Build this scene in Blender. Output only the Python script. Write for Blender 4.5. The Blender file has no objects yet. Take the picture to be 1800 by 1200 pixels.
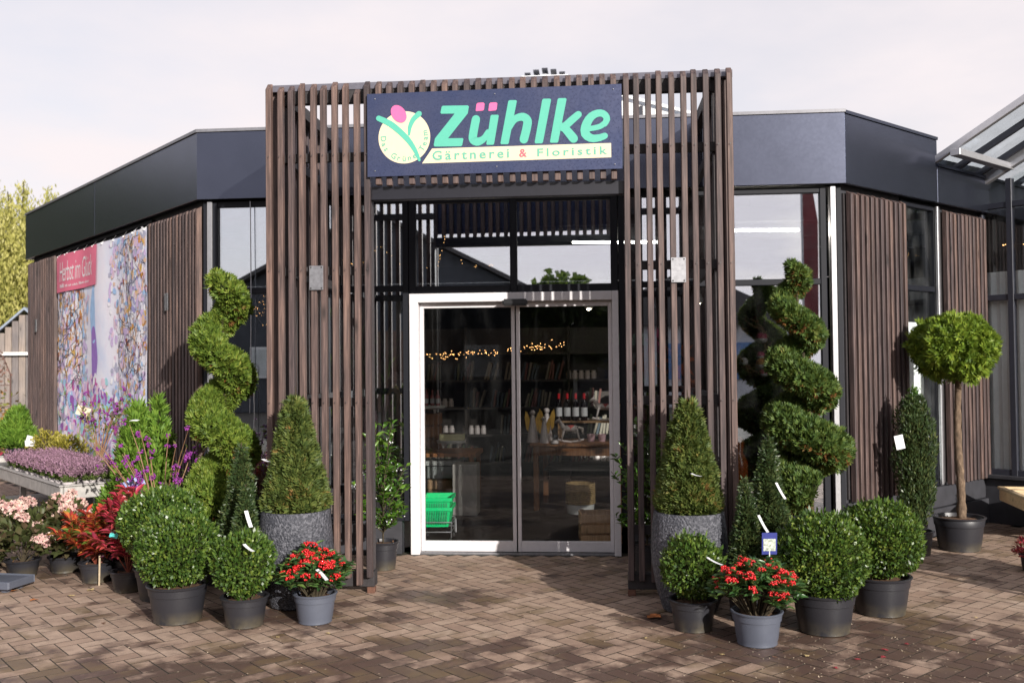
import bpy, bmesh, math, random
import numpy as np
from mathutils import Vector, Matrix

random.seed(7); RNG = np.random.default_rng(7)
SC = bpy.context.scene
COL = SC.collection
S2 = math.sqrt(.5)

# ------------------------------------------------------------------ camera
def camera():
    yaw, pitch, roll = -.0865, .0240, -.0099
    f = Vector((math.sin(yaw)*math.cos(pitch), math.cos(yaw)*math.cos(pitch), math.sin(pitch)))
    r = Vector((math.cos(yaw), -math.sin(yaw), 0)); u = r.cross(f)
    r2 = math.cos(roll)*r + math.sin(roll)*u; u2 = -math.sin(roll)*r + math.cos(roll)*u
    cd = bpy.data.cameras.new('camera'); co = bpy.data.objects.new('camera', cd); COL.objects.link(co)
    m = Matrix((r2, u2, -f)).transposed().to_4x4(); m.translation = Vector((.6817, -8.1135, 1.5926))
    co.matrix_world = m
    cd.sensor_width = 36; cd.lens = 33.88; cd.clip_start = .05; cd.clip_end = 3000
    cd.dof.use_dof = True; cd.dof.focus_distance = 6.7; cd.dof.aperture_fstop = 2.6
    SC.camera = co
camera()

# ------------------------------------------------------------------ sky and sun
SUN_EL, SUN_X, SUN_Y = math.radians(18.5), .553, -.833
def world():
    w = bpy.data.worlds.new('World'); SC.world = w; w.use_nodes = True
    nt = w.node_tree; nd = nt.nodes; lk = nt.links; nd.clear()
    out = nd.new('ShaderNodeOutputWorld'); bg = nd.new('ShaderNodeBackground')
    sky = nd.new('ShaderNodeTexSky'); sky.sky_type = 'NISHITA'; sky.sun_disc = False
    sky.sun_elevation = SUN_EL; sky.sun_rotation = math.atan2(SUN_X, SUN_Y)
    sky.air_density = 1.0; sky.dust_density = 1.5
    tc = nd.new('ShaderNodeTexCoord'); sep = nd.new('ShaderNodeSeparateXYZ'); lk.new(tc.outputs['Generated'], sep.inputs[0])
    # cloud deck: direction projected onto a flat layer overhead
    mx = nd.new('ShaderNodeMath'); mx.operation = 'MAXIMUM'; mx.inputs[1].default_value = 0; lk.new(sep.outputs[2], mx.inputs[0])
    ad = nd.new('ShaderNodeMath'); ad.operation = 'ADD'; ad.inputs[1].default_value = .12; lk.new(mx.outputs[0], ad.inputs[0])
    dv = nd.new('ShaderNodeVectorMath'); dv.operation = 'DIVIDE'
    cb = nd.new('ShaderNodeCombineXYZ'); 
    for i in range(3): lk.new(ad.outputs[0], cb.inputs[i])
    lk.new(tc.outputs['Generated'], dv.inputs[0]); lk.new(cb.outputs[0], dv.inputs[1])
    nz = nd.new('ShaderNodeTexNoise'); nz.inputs['Scale'].default_value = .9; nz.inputs['Detail'].default_value = 6; nz.inputs['Roughness'].default_value = .55
    lk.new(dv.outputs[0], nz.inputs['Vector'])
    rp = nd.new('ShaderNodeMapRange'); rp.inputs['From Min'].default_value = .32; rp.inputs['From Max'].default_value = .66
    lk.new(nz.outputs['Fac'], rp.inputs['Value'])
    # broken cloud overlaps towards the horizon
    hz = nd.new('ShaderNodeMapRange'); hz.inputs['From Min'].default_value = .05; hz.inputs['From Max'].default_value = .75
    hz.inputs['To Min'].default_value = .95; hz.inputs['To Max'].default_value = .42; lk.new(mx.outputs[0], hz.inputs['Value'])
    sc = nd.new('ShaderNodeMath'); sc.operation = 'MULTIPLY_ADD'; sc.inputs[1].default_value = .35
    lk.new(rp.outputs[0], sc.inputs[0]); 
    hm = nd.new('ShaderNodeMath'); hm.operation = 'MULTIPLY'; hm.inputs[1].default_value = .8; lk.new(hz.outputs[0], hm.inputs[0])
    lk.new(hm.outputs[0], sc.inputs[2]); sc.use_clamp = True
    mix = nd.new('ShaderNodeMix'); mix.data_type = 'RGBA'
    lk.new(sc.outputs[0], mix.inputs[0]); lk.new(sky.outputs[0], mix.inputs[6]); mix.inputs[7].default_value = (6.0, 5.5, 5.58, 1)
    lk.new(mix.outputs[2], bg.inputs[0]); bg.inputs[1].default_value = .125
    lk.new(bg.outputs[0], out.inputs[0])
world()
def sun():
    l = bpy.data.lights.new('sun', 'SUN'); l.energy = 5.0; l.angle = math.radians(.5); l.color = (1, .945, .87)
    o = bpy.data.objects.new('sun', l); COL.objects.link(o)
    c = math.cos(SUN_EL); d = Vector((-SUN_X*c, -SUN_Y*c, -math.sin(SUN_EL)))
    o.rotation_euler = d.to_track_quat('-Z', 'Y').to_euler(); o.location = (8, -12, 9)
sun()
vs = SC.view_settings; vs.view_transform = 'Standard'; vs.look = 'None'; vs.gamma = 1; vs.exposure = 0.4; vs.use_curve_mapping = False
SC.cycles.max_bounces = 5; SC.cycles.diffuse_bounces = 3; SC.cycles.glossy_bounces = 3; SC.cycles.transparent_max_bounces = 16; SC.cycles.use_denoising = True
SC.cycles.caustics_reflective = False; SC.cycles.caustics_refractive = False; SC.cycles.sample_clamp_indirect = 6

# ------------------------------------------------------------------ materials
MATS = {}
class NT:
    def __init__(s, name):
        s.m = bpy.data.materials.new(name); s.m.use_nodes = True; s.t = s.m.node_tree; s.n = s.t.nodes; s.l = s.t.links
        s.b = s.n['Principled BSDF']
    def new(s, t, **k):
        x = s.n.new('ShaderNode'+t)
        for a, v in k.items():
            if a.startswith('i_'):
                x.inputs[a[2:].replace('_', ' ')].default_value = v
            else: setattr(x, a, v)
        return x
    def link(s, a, b): s.l.new(a, b)
    def noise(s, vec, scale, detail=4, rough=.55):
        x = s.new('TexNoise', i_Scale=scale, i_Detail=detail, i_Roughness=rough)
        if vec is not None: s.link(vec, x.inputs['Vector'])
        return x.outputs['Fac']
    def ramp(s, fac, stops):
        x = s.new('ValToRGB'); e = x.color_ramp.elements
        while len(e) < len(stops): e.new(.5)
        for i, (p, c) in enumerate(stops):
            e[i].position = p; e[i].color = (*c, 1) if len(c) == 3 else c
        s.link(fac, x.inputs[0]); return x.outputs[0]
    def mix(s, fac, a, b, mode='MIX'):
        x = s.new('Mix', data_type='RGBA', blend_type=mode)
        for k, v in ((0, fac), (6, a), (7, b)):
            if isinstance(v, (int, float)): x.inputs[k].default_value = v
            elif isinstance(v, tuple): x.inputs[k].default_value = (*v, 1)
            else: s.link(v, x.inputs[k])
        return x.outputs[2]
    def math(s, op, a, b=None, c=None, clamp=False):
        x = s.new('Math', operation=op, use_clamp=clamp)
        for k, v in enumerate((a, b, c)):
            if v is None: continue
            if isinstance(v, (int, float)): x.inputs[k].default_value = v
            else: s.link(v, x.inputs[k])
        return x.outputs[0]
    def rng(s, v, a, b, c=0., d=1.):
        x = s.new('MapRange'); s.link(v, x.inputs['Value'])
        for k, q in zip(('From Min', 'From Max', 'To Min', 'To Max'), (a, b, c, d)): x.inputs[k].default_value = q
        return x.outputs[0]
    def bump(s, h, strength=.3, dist=.01):
        x = s.new('Bump', i_Strength=strength, i_Distance=dist); s.link(h, x.inputs['Height']); s.link(x.outputs[0], s.b.inputs['Normal'])
    def col(s, c): s.link(c, s.b.inputs['Base Color'])
    def set(s, **k):
        for a, v in k.items(): s.b.inputs[a.replace('_', ' ')].default_value = v
    def rand(s):
        o = s.new('ObjectInfo'); g = s.new('NewGeometry')
        a = s.math('ADD', o.outputs['Random'], g.outputs['Random Per Island']); return s.math('FRACT', a)
    def obj(s): return s.new('TexCoord').outputs['Object']
    def pos(s): return s.new('NewGeometry').outputs['Position']
    def scl(s, v, x): 
        q = s.new('Mapping'); q.inputs['Scale'].default_value = x; s.link(v, q.inputs['Vector']); return q.outputs[0]

def plain(name, c, rough=.5, metal=0, var=.12, scale=30, bump=0, spec=.5, emit=0, coat=0):
    if name in MATS: return MATS[name]
    t = NT(name); f = t.noise(t.obj(), scale, 5)
    a = tuple(x*(1-var) for x in c); b = tuple(min(1, x*(1+var)) for x in c)
    t.col(t.ramp(f, [(.3, a), (.7, b)])); t.set(Roughness=rough, Metallic=metal); t.b.inputs['Specular IOR Level'].default_value = spec
    if bump: t.bump(f, bump, .004)
    if coat: t.b.inputs['Coat Weight'].default_value = coat
    if emit:
        t.b.inputs['Emission Color'].default_value = (*c, 1); t.b.inputs['Emission Strength'].default_value = emit
    MATS[name] = t.m; return t.m

def wood(name, c1, c2, c3, rough=.6, axis=2):
    if name in MATS: return MATS[name]
    t = NT(name); o = t.obj(); oi = t.new('ObjectInfo')
    sh = t.new('VectorMath', operation='ADD'); 
    cx = t.new('CombineXYZ'); m = t.math('MULTIPLY', oi.outputs['Random'], 37.)
    for i in range(3): t.link(m, cx.inputs[i])
    t.link(o, sh.inputs[0]); t.link(cx.outputs[0], sh.inputs[1])
    s = [26, 26, 26]; s[axis] = 1.3
    v = t.scl(sh.outputs[0], s)
    g = t.noise(v, 2.2, 6, .65)
    base = t.ramp(g, [(.25, c1), (.5, c2), (.78, c3)])
    s2 = [9, 9, 9]; s2[axis] = 2.4
    vo = t.new('TexVoronoi', i_Scale=1.0, i_Randomness=1.0); t.link(t.scl(sh.outputs[0], s2), vo.inputs['Vector'])
    kn = t.rng(vo.outputs['Distance'], .05, .17, 1, 0)
    base = t.mix(t.math('MULTIPLY', kn, .75), base, tuple(x*.35 for x in c1))
    big = t.noise(t.scl(sh.outputs[0], (1.5, 1.5, 1.5)), 1.2, 3)
    tint = t.ramp(big, [(.3, (.72, .74, .8)), (.7, (1.2, 1.12, 1.05))])
    base = t.mix(.8, base, tint, 'MULTIPLY')
    per = t.ramp(oi.outputs['Random'], [(0, (.58, .58, .63)), (.3, (.92, .88, .9)), (.6, (1.05, 1.0, .97)), (1, (1.45, 1.3, 1.15))])
    base = t.mix(.8, base, per, 'MULTIPLY')
    t.col(base); t.set(Roughness=rough); t.bump(g, .35, .003)
    MATS[name] = t.m; return t.m

def leaf(name, stops, rough=.4, trans=.25, spec=.4, scale=6):
    """foliage: every leaf its own tint, drifting over the plant"""
    if name in MATS: return MATS[name]
    t = NT(name); g = t.new('NewGeometry'); n = t.noise(t.obj(), scale, 2)
    f = t.math('ADD', t.math('MULTIPLY', g.outputs['Random Per Island'], .62), t.math('MULTIPLY_ADD', n, .9, -.27), clamp=True)
    c = t.ramp(f, stops); t.col(c); t.set(Roughness=rough); t.b.inputs['Specular IOR Level'].default_value = spec
    tr = t.new('BsdfTranslucent'); t.link(t.mix(.5, c, (.3, .4, .05), 'MIX'), tr.inputs['Color'])
    mx = t.new('MixShader'); mx.inputs[0].default_value = trans
    t.link(t.b.outputs[0], mx.inputs[1]); t.link(tr.outputs[0], mx.inputs[2]); t.link(mx.outputs[0], t.n['Material Output'].inputs[0])
    MATS[name] = t.m; return t.m

def glass(name, f0, tint=(.86, .9, .9), rough=.0, dirt=.02):
    if name in MATS: return MATS[name]
    t = NT(name); t.n.remove(t.b)
    lw = t.new('LayerWeight'); p5 = t.math('POWER', lw.outputs['Facing'], 5.)
    fr = t.math('MULTIPLY_ADD', p5, 1-f0, f0)
    tr = t.new('BsdfTransparent'); tr.inputs[0].default_value = (*tint, 1)
    gl = t.new('BsdfGlossy'); gl.inputs['Roughness'].default_value = rough; gl.inputs['Color'].default_value = (.88, .93, 1, 1)
    w = t.noise(t.pos(), .7, 1); bp = t.new('Bump', i_Strength=.02, i_Distance=.02); t.link(w, bp.inputs['Height']); t.link(bp.outputs[0], gl.inputs['Normal'])
    mx = t.new('MixShader'); t.link(fr, mx.inputs[0]); t.link(tr.outputs[0], mx.inputs[1]); t.link(gl.outputs[0], mx.inputs[2])
    df = t.new('BsdfDiffuse'); df.inputs[0].default_value = (.5, .5, .5, 1)
    d = t.rng(t.noise(t.scl(t.pos(), (3, 3, 1.2)), 2.5, 6), .45, .8, 0, dirt*2)
    m2 = t.new('MixShader'); t.link(d, m2.inputs[0]); t.link(mx.outputs[0], m2.inputs[1]); t.link(df.outputs[0], m2.inputs[2])
    t.link(m2.outputs[0], t.n['Material Output'].inputs[0]); MATS[name] = t.m; return t.m

def emit(name, c, s):
    if name in MATS: return MATS[name]
    t = NT(name); t.set(Roughness=.4); t.b.inputs['Base Color'].default_value = (*c, 1)
    t.b.inputs['Emission Color'].default_value = (*c, 1); t.b.inputs['Emission Strength'].default_value = s
    MATS[name] = t.m; return t.m

# ------------------------------------------------------------------ mesh helpers
def lut(P): return P if callable(P) else (lambda u, o, z: (u, o, z))
class MB:
    def __init__(s): s.v = []; s.f = []; s.mi = []; s.m = 0
    def add(s, vs, fs):
        b = len(s.v); s.v += [tuple(map(float, p)) for p in vs]; s.f += [tuple(b+i for i in f) for f in fs]; s.mi += [s.m]*len(fs); return s
    def hexa(s, c):
        return s.add(c, [(0, 3, 2, 1), (4, 5, 6, 7), (0, 1, 5, 4), (1, 2, 6, 5), (2, 3, 7, 6), (3, 0, 4, 7)])
    def bx(s, x0, x1, y0, y1, z0, z1, P=None):
        c = [(x0, y0, z0), (x1, y0, z0), (x1, y1, z0), (x0, y1, z0), (x0, y0, z1), (x1, y0, z1), (x1, y1, z1), (x0, y1, z1)]
        if P: c = [P(*q) for q in c]
        return s.hexa(c)
    def bc(s, c, d, rz=0, rx=0, ry=0):
        M = Matrix.Translation(c) @ Matrix.Rotation(rz, 4, 'Z') @ Matrix.Rotation(ry, 4, 'Y') @ Matrix.Rotation(rx, 4, 'X')
        x, y, z = d[0]/2, d[1]/2, d[2]/2
        return s.hexa([M @ Vector(q) for q in ((-x, -y, -z), (x, -y, -z), (x, y, -z), (-x, y, -z), (-x, -y, z), (x, -y, z), (x, y, z), (-x, y, z))])
    def lathe(s, prof, n=24, c=(0, 0, 0), cap=True, M=None, wob=None):
        vs = []; k = len(prof)
        for j, (r, z) in enumerate(prof):
            for i in range(n):
                a = 2*math.pi*i/n; rr = r*(wob(a, z) if wob else 1)
                p = Vector((rr*math.cos(a), rr*math.sin(a), z))
                if M: p = M @ p
                vs.append((p.x+c[0], p.y+c[1], p.z+c[2]))
        fs = [(j*n+i, j*n+(i+1) % n, (j+1)*n+(i+1) % n, (j+1)*n+i) for j in range(k-1) for i in range(n)]
        if cap: fs += [tuple(range(n-1, -1, -1)), tuple((k-1)*n+i for i in range(n))]
        return s.add(vs, fs)
    def tube(s, pts, rad, n=6, cap=True):
        pts = [Vector(p) for p in pts]; k = len(pts)
        rad = rad if isinstance(rad, (list, tuple)) else [rad]*k
        vs = []; pu = None
        for i, p in enumerate(pts):
            t = (pts[min(i+1, k-1)]-pts[max(i-1, 0)]); t = t.normalized() if t.length > 1e-9 else Vector((0, 0, 1))
            u = t.orthogonal().normalized() if pu is None else (pu - t*pu.dot(t)).normalized()
            pu = u; w = t.cross(u)
            for j in range(n):
                a = 2*math.pi*j/n; vs.append(p + (u*math.cos(a)+w*math.sin(a))*rad[i])
        fs = [(i*n+j, i*n+(j+1) % n, (i+1)*n+(j+1) % n, (i+1)*n+j) for i in range(k-1) for j in range(n)]
        if cap: fs += [tuple(range(n-1, -1, -1)), tuple((k-1)*n+j for j in range(n))]
        return s.add(vs, fs)
    def ball(s, c, r, n=12, m=8, M=None):
        pr = [(max(1e-4, math.sin(math.pi*j/m)), -math.cos(math.pi*j/m)) for j in range(m+1)]
        r = r if isinstance(r, (list, tuple)) else (r, r, r)
        D = Matrix.Diagonal((*r, 1)); return s.lathe(pr, n, c, M=(M @ D) if M else D)
    def prism(s, poly, y0, y1, P=None):
        """polygon in (x,z) extruded along y"""
        n = len(poly); vs = [(x, y0, z) for x, z in poly]+[(x, y1, z) for x, z in poly]
        if P: vs = [P(*q) for q in vs]
        return s.add(vs, [tuple(range(n)), tuple(range(2*n-1, n-1, -1))]+[((i+1) % n, i, n+i, n+(i+1) % n) for i in range(n)])
    def build(s, name, mats, parent=None, smooth=False, bevel=0, loc=None, seg=1):
        me = bpy.data.meshes.new(name); me.from_pydata(s.v, [], s.f)
        mats = mats if isinstance(mats, (list, tuple)) else [mats]
        for m in mats: me.materials.append(m)
        if len(mats) > 1: me.polygons.foreach_set('material_index', s.mi)
        bm = bmesh.new(); bm.from_mesh(me); bmesh.ops.recalc_face_normals(bm, faces=bm.faces)
        if bevel: bmesh.ops.bevel(bm, geom=[e for e in bm.edges if e.calc_face_angle(0) > .5], offset=bevel, segments=seg, affect='EDGES', clamp_overlap=True)
        bm.to_mesh(me); bm.free()
        if smooth:
            me.polygons.foreach_set('use_smooth', [True]*len(me.polygons))
            if smooth != 'all':
                me.set_sharp_from_angle(angle=math.radians(40))
        o = bpy.data.objects.new(name, me); COL.objects.link(o)
        if parent: o.parent = parent
        if loc: o.location = loc
        return o
def tag(o, label=None, cat=None, group=None, kind=None):
    for k, v in (('label', label), ('category', cat), ('group', group), ('kind', kind)):
        if v: o[k] = v
    return o
def thing(name, label, cat, loc=(0, 0, 0), rz=0, group=None):
    o = bpy.data.objects.new(name, None); COL.objects.link(o); o.location = loc; o.rotation_euler = (0, 0, rz); o.empty_display_size = .1
    return tag(o, label, cat, group)
def inst(src, parent, loc=None, rz=None, scale=None, rot=None):
    o = src.copy(); COL.objects.link(o); o.parent = parent
    if loc is not None: o.location = loc
    if rz is not None: o.rotation_euler = (0, 0, rz)
    if rot is not None: o.rotation_euler = rot
    if scale is not None: o.scale = (scale,)*3 if isinstance(scale, (int, float)) else scale
    return o
def dup(root, loc, rz=0, label=None, scale=None):
    r = root.copy(); COL.objects.link(r); r.location = loc; r.rotation_euler = (0, 0, rz)
    if scale: r.scale = (scale,)*3 if isinstance(scale, (int, float)) else scale
    if label: r['label'] = label
    for ch in list(root.children):
        c = ch.copy(); COL.objects.link(c); c.parent = r
        for g in ch.children:
            d = g.copy(); COL.objects.link(d); d.parent = c
    return r

# leaf clouds -----------------------------------------------------
T_RHOMB = (np.array([(0, 0, 0), (.5, .5, 0), (0, 1, 0), (-.5, .5, 0)], float), [(0, 1, 2, 3)])
T_LEAF = (np.array([(0, 0, 0), (-.5, .42, .14), (0, .5, 0), (.5, .42, .14), (-.34, .74, .04), (.34, .74, .04), (0, 1, -.12)], float), [(0, 2, 1), (0, 3, 2), (1, 2, 6, 4), (2, 3, 5, 6)])
T_SPRAY = (np.array([(0, 0, 0), (.17, .55, .05), (0, 1, 0), (-.17, .55, .05), (.03, .08, 0), (.46, .4, .1), (.55, .85, 0), (.2, .55, .02), (-.03, .08, 0), (-.2, .55, .02), (-.55, .85, 0), (-.46, .4, .1)], float), [(0, 1, 2, 3), (4, 5, 6, 7), (8, 9, 10, 11)])
def unit(a): return a/np.maximum(np.linalg.norm(a, axis=-1, keepdims=True), 1e-9)
def leaves(name, mat, parent, P, D, N, L, W, T=T_RHOMB):
    P = np.asarray(P, float); n = len(P); D = unit(np.asarray(D, float)); N = np.asarray(N, float)
    Sd = unit(np.cross(D, N)); Nn = np.cross(Sd, D)
    L = np.broadcast_to(np.asarray(L, float), (n,))[:, None, None]; W = np.broadcast_to(np.asarray(W, float), (n,))[:, None, None]
    tv, tf = T; k = len(tv)
    V = P[:, None, :] + tv[None, :, 0:1]*W*Sd[:, None, :] + tv[None, :, 1:2]*L*D[:, None, :] + tv[None, :, 2:3]*L*Nn[:, None, :]
    me = bpy.data.meshes.new(name)
    li = np.concatenate([np.array(f) for f in tf]); ls = np.array([len(f) for f in tf])
    loops = (li[None, :] + (np.arange(n)*k)[:, None]).ravel(); tot = np.tile(ls, n)
    me.vertices.add(n*k); me.vertices.foreach_set('co', V.reshape(-1).astype(np.float32))
    me.loops.add(len(loops)); me.loops.foreach_set('vertex_index', loops.astype(np.int32))
    me.polygons.add(len(tot)); me.polygons.foreach_set('loop_start', (np.cumsum(tot)-tot).astype(np.int32))
    try: me.polygons.foreach_set('loop_total', tot.astype(np.int32))
    except Exception: pass
    me.update(calc_edges=True); me.materials.append(mat)
    o = bpy.data.objects.new(name, me); COL.objects.link(o); o.parent = parent
    return o
def rdir(n, rng=RNG): return unit(rng.normal(size=(n, 3)))
def lump(D, seed, amp, k=5, f=3.):
    """smooth uneven radius multiplier for directions or points D"""
    r = np.random.default_rng(seed); A = r.normal(size=(k, 3))*f; ph = r.uniform(0, 6.28, k)
    return 1 + amp*np.sin(D @ A.T + ph).sum(1)/math.sqrt(k)
# ------------------------------------------------------------------ shared materials
M_slat = wood('stained_slat_wood', (.022, .016, .016), (.082, .058, .055), (.195, .141, .127))
M_rail = plain('dark_rail_wood', (.03, .026, .028), .7, var=.25)
M_anth = plain('anthracite_cladding', (.098, .108, .15), .26, .92, var=.05, scale=4)
M_anthw = plain('anthracite_wall', (.035, .035, .042), .6, var=.2, scale=8, bump=.1)
def speckled(m):                                                      # dried rain spots on the cladding
    t = m.node_tree; b = t.nodes['Principled BSDF']; tc = t.nodes.new('ShaderNodeTexCoord'); n = t.nodes.new('ShaderNodeTexNoise'); n.inputs['Scale'].default_value = 45; n.inputs['Detail'].default_value = 5
    r = t.nodes.new('ShaderNodeMapRange'); r.inputs['From Min'].default_value = .35; r.inputs['From Max'].default_value = .7; r.inputs['To Min'].default_value = .25; r.inputs['To Max'].default_value = .27
    t.links.new(tc.outputs['Object'], n.inputs['Vector']); t.links.new(n.outputs['Fac'], r.inputs['Value']); t.links.new(r.outputs[0], b.inputs['Roughness'])
    w = t.nodes.new('ShaderNodeTexNoise'); w.inputs['Scale'].default_value = 1.1; bp = t.nodes.new('ShaderNodeBump'); bp.inputs['Strength'].default_value = .015; bp.inputs['Distance'].default_value = .03
    t.links.new(tc.outputs['Object'], w.inputs['Vector']); t.links.new(w.outputs['Fac'], bp.inputs['Height']); t.links.new(bp.outputs[0], b.inputs['Normal'])
speckled(M_anth)
M_frame = plain('dark_window_frame', (.010, .011, .016), .55, var=.1, spec=.25)
M_alu = plain('aluminium', (.42, .42, .44), .4, .8, var=.08)
M_cream = plain('cream_door_frame', (.68, .655, .67), .4, var=.04)
M_gw = glass('coated_window_glass', .58, (.93, .95, .96), dirt=.008)
M_gd = glass('door_glass', .03, (.96, .97, .97), dirt=.006)
M_gr = glass('roof_glass', .06, (.88, .92, .93), dirt=.06)
M_white = plain('white_plastic', (.78, .78, .76), .45, var=.03)
M_black = plain('black_plastic', (.012, .012, .014), .4)
M_steel = plain('galvanised_steel', (.36, .36, .38), .42, .9, var=.2, scale=40)
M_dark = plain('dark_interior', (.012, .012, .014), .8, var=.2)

# ------------------------------------------------------------------ ground and paving
def ground_mat():
    t = NT('grey_yard_ground'); p = t.pos(); n = t.noise(p, .35, 6); k = t.noise(p, 14, 5)
    c = t.mix(t.math('MULTIPLY', k, .6), t.ramp(n, [(.3, (.075, .062, .05)), (.7, (.13, .11, .095))]), (.05, .055, .03))
    t.col(c); t.set(Roughness=.9); t.bump(k, .4, .01); return t.m
GROUND = tag(MB().add([(-900, -900, -.02), (900, -900, -.02), (900, 900, -.02), (-900, 900, -.02)], [(0, 1, 2, 3)]).build('ground', ground_mat()), kind='structure')
def brick_mat():
    t = NT('clinker_paver'); p = t.pos(); r = t.rand(); fine = t.noise(p, 160, 3); mid = t.noise(p, 9, 5, .6); big = t.noise(p, 1.3, 4)
    c = t.ramp(r, [(0, (.31, .21, .155)), (.2, (.40, .285, .215)), (.55, (.46, .34, .26)), (.85, (.36, .245, .18)), (1, (.50, .385, .30))])
    c = t.mix(t.rng(mid, .35, .7, 0, .55), c, (.19, .13, .10))
    c = t.mix(.35, c, t.ramp(fine, [(.3, (.45, .42, .4)), (.7, (1.5, 1.45, 1.4))]), 'MULTIPLY')
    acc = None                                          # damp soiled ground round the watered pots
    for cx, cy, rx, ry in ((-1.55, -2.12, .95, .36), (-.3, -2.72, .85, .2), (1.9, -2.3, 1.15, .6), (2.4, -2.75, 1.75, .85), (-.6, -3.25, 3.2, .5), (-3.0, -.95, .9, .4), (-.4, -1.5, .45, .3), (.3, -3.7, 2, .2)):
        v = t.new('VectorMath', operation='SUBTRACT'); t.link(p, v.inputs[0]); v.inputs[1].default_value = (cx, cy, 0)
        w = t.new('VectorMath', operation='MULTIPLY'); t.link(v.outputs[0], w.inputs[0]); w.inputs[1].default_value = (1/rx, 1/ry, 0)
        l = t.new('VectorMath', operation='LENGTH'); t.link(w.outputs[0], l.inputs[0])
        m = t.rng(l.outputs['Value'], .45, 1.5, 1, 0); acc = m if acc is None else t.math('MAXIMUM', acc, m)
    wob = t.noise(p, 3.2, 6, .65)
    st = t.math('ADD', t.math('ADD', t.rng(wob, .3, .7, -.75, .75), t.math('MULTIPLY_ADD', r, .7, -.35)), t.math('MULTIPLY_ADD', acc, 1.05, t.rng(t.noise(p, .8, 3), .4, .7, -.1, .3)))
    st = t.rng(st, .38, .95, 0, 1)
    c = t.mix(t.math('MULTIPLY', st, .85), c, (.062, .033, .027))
    moss = t.rng(t.math('ADD', t.noise(p, 2.1, 5, .7), t.math('MULTIPLY_ADD', r, .16, -.08)), .52, .66, 0, .75); c = t.mix(moss, c, (.17, .115, .06))
    t.col(c); t.link(t.rng(st, 0, 1, .8, .42), t.b.inputs['Roughness']); t.bump(t.math('ADD', fine, t.math('MULTIPLY', mid, .6)), .35, .004); return t.m
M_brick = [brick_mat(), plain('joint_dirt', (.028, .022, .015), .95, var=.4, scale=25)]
def paving():
    W, L = .1, .2; J = .003
    pave = tag(MB().bx(-11, 7.5, -6.2, 7, -.05, -.002).build('pavement', plain('paving_joint_sand', (.035, .029, .02), .95, var=.4, scale=25)), kind='structure')
    def verts(l, w, ch=.0006, dz=0):
        a, b = l/2-J, w/2-J; a2, b2 = a-ch, b-ch
        return [(-a, -b, -.016), (a, -b, -.016), (a, b, -.016), (-a, b, -.016), (-a, -b, -.0008), (a, -b, -.0008), (a, b, -.0008), (-a, b, -.0008), (-a2, -b2, dz), (a2, -b2, dz), (a2, b2, dz), (-a2, b2, dz)]
    FC = [(8, 9, 10, 11)]+[(i, (i+1) % 4, 4+(i+1) % 4, 4+i) for i in range(4)]+[(4+i, 4+(i+1) % 4, 8+(i+1) % 4, 8+i) for i in range(4)]
    cam = Vector((.68, -8.11)); items = []
    for i in range(-110, 111):
        for j in range(-110, 111):
            k = (i-j) % 4
            if k == 0: a, b, rot = (i+1)*W, (j+.5)*W, 0
            elif k == 3: a, b, rot = (i+.5)*W, (j+1)*W, 1
            else: continue
            x, y = (a+b)*S2, (b-a)*S2+.03
            if not (-11 < x < 7 and -5.6 < y < 6.5): continue
            if y > -.02 and x+y > -2.75 and x-y < 2.75: continue
            if x+y > 6.2 and x > 4: continue
            d = y+8.11
            if abs(x-.68+.087*d) > d*.62+1.6: continue
            items.append((math.hypot(x-.68, d), x, y, (-math.pi/4 if rot == 0 else math.pi/4), d))
    items.sort(); near = []; rest = []
    for it in items:
        _, x, y, r, d = it; xi = (x-.68+.0865*d)/(d-.0865*(x-.68))
        if len(near) < 300 and abs(xi) < .55 and y > -3.75: near.append(it)
        else: rest.append(it)
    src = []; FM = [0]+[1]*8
    for q in range(5):
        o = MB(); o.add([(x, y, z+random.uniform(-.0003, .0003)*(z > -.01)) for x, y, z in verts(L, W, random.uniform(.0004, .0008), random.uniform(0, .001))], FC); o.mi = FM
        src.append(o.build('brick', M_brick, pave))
    for n, (_, x, y, r, d) in enumerate(near):
        o = src[n] if n < 5 else inst(random.choice(src), pave)
        o.location = (x, y, random.uniform(0, .001)); o.rotation_euler = (random.uniform(-.004, .004), random.uniform(-.004, .004), r+random.choice((0, math.pi))+random.uniform(-.006, .006))
    m = MB()
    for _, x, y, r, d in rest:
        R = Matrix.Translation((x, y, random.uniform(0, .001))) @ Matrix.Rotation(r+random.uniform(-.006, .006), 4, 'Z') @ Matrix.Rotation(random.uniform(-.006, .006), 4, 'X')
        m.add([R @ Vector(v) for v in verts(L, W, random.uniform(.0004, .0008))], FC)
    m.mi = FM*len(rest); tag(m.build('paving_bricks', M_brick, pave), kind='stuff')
paving()

# ------------------------------------------------------------------ facet frames
CX = 2.686
def PF(u, o, z): return (u, -o, z)                                   # front
def PL(u, o, z): return (-CX-S2*u-S2*o, S2*u-S2*o, z)               # left facet
def PR(u, o, z): return (CX+S2*u+S2*o, S2*u-S2*o, z)                # right facet
AL, AR = -math.pi/4, math.pi/4                                       # rotation so local +x runs along u (left facet mirrored)
SHOP = thing('garden_shop', 'dark eight-sided garden shop with anthracite fascia and timber slat screens', 'shop')

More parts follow.
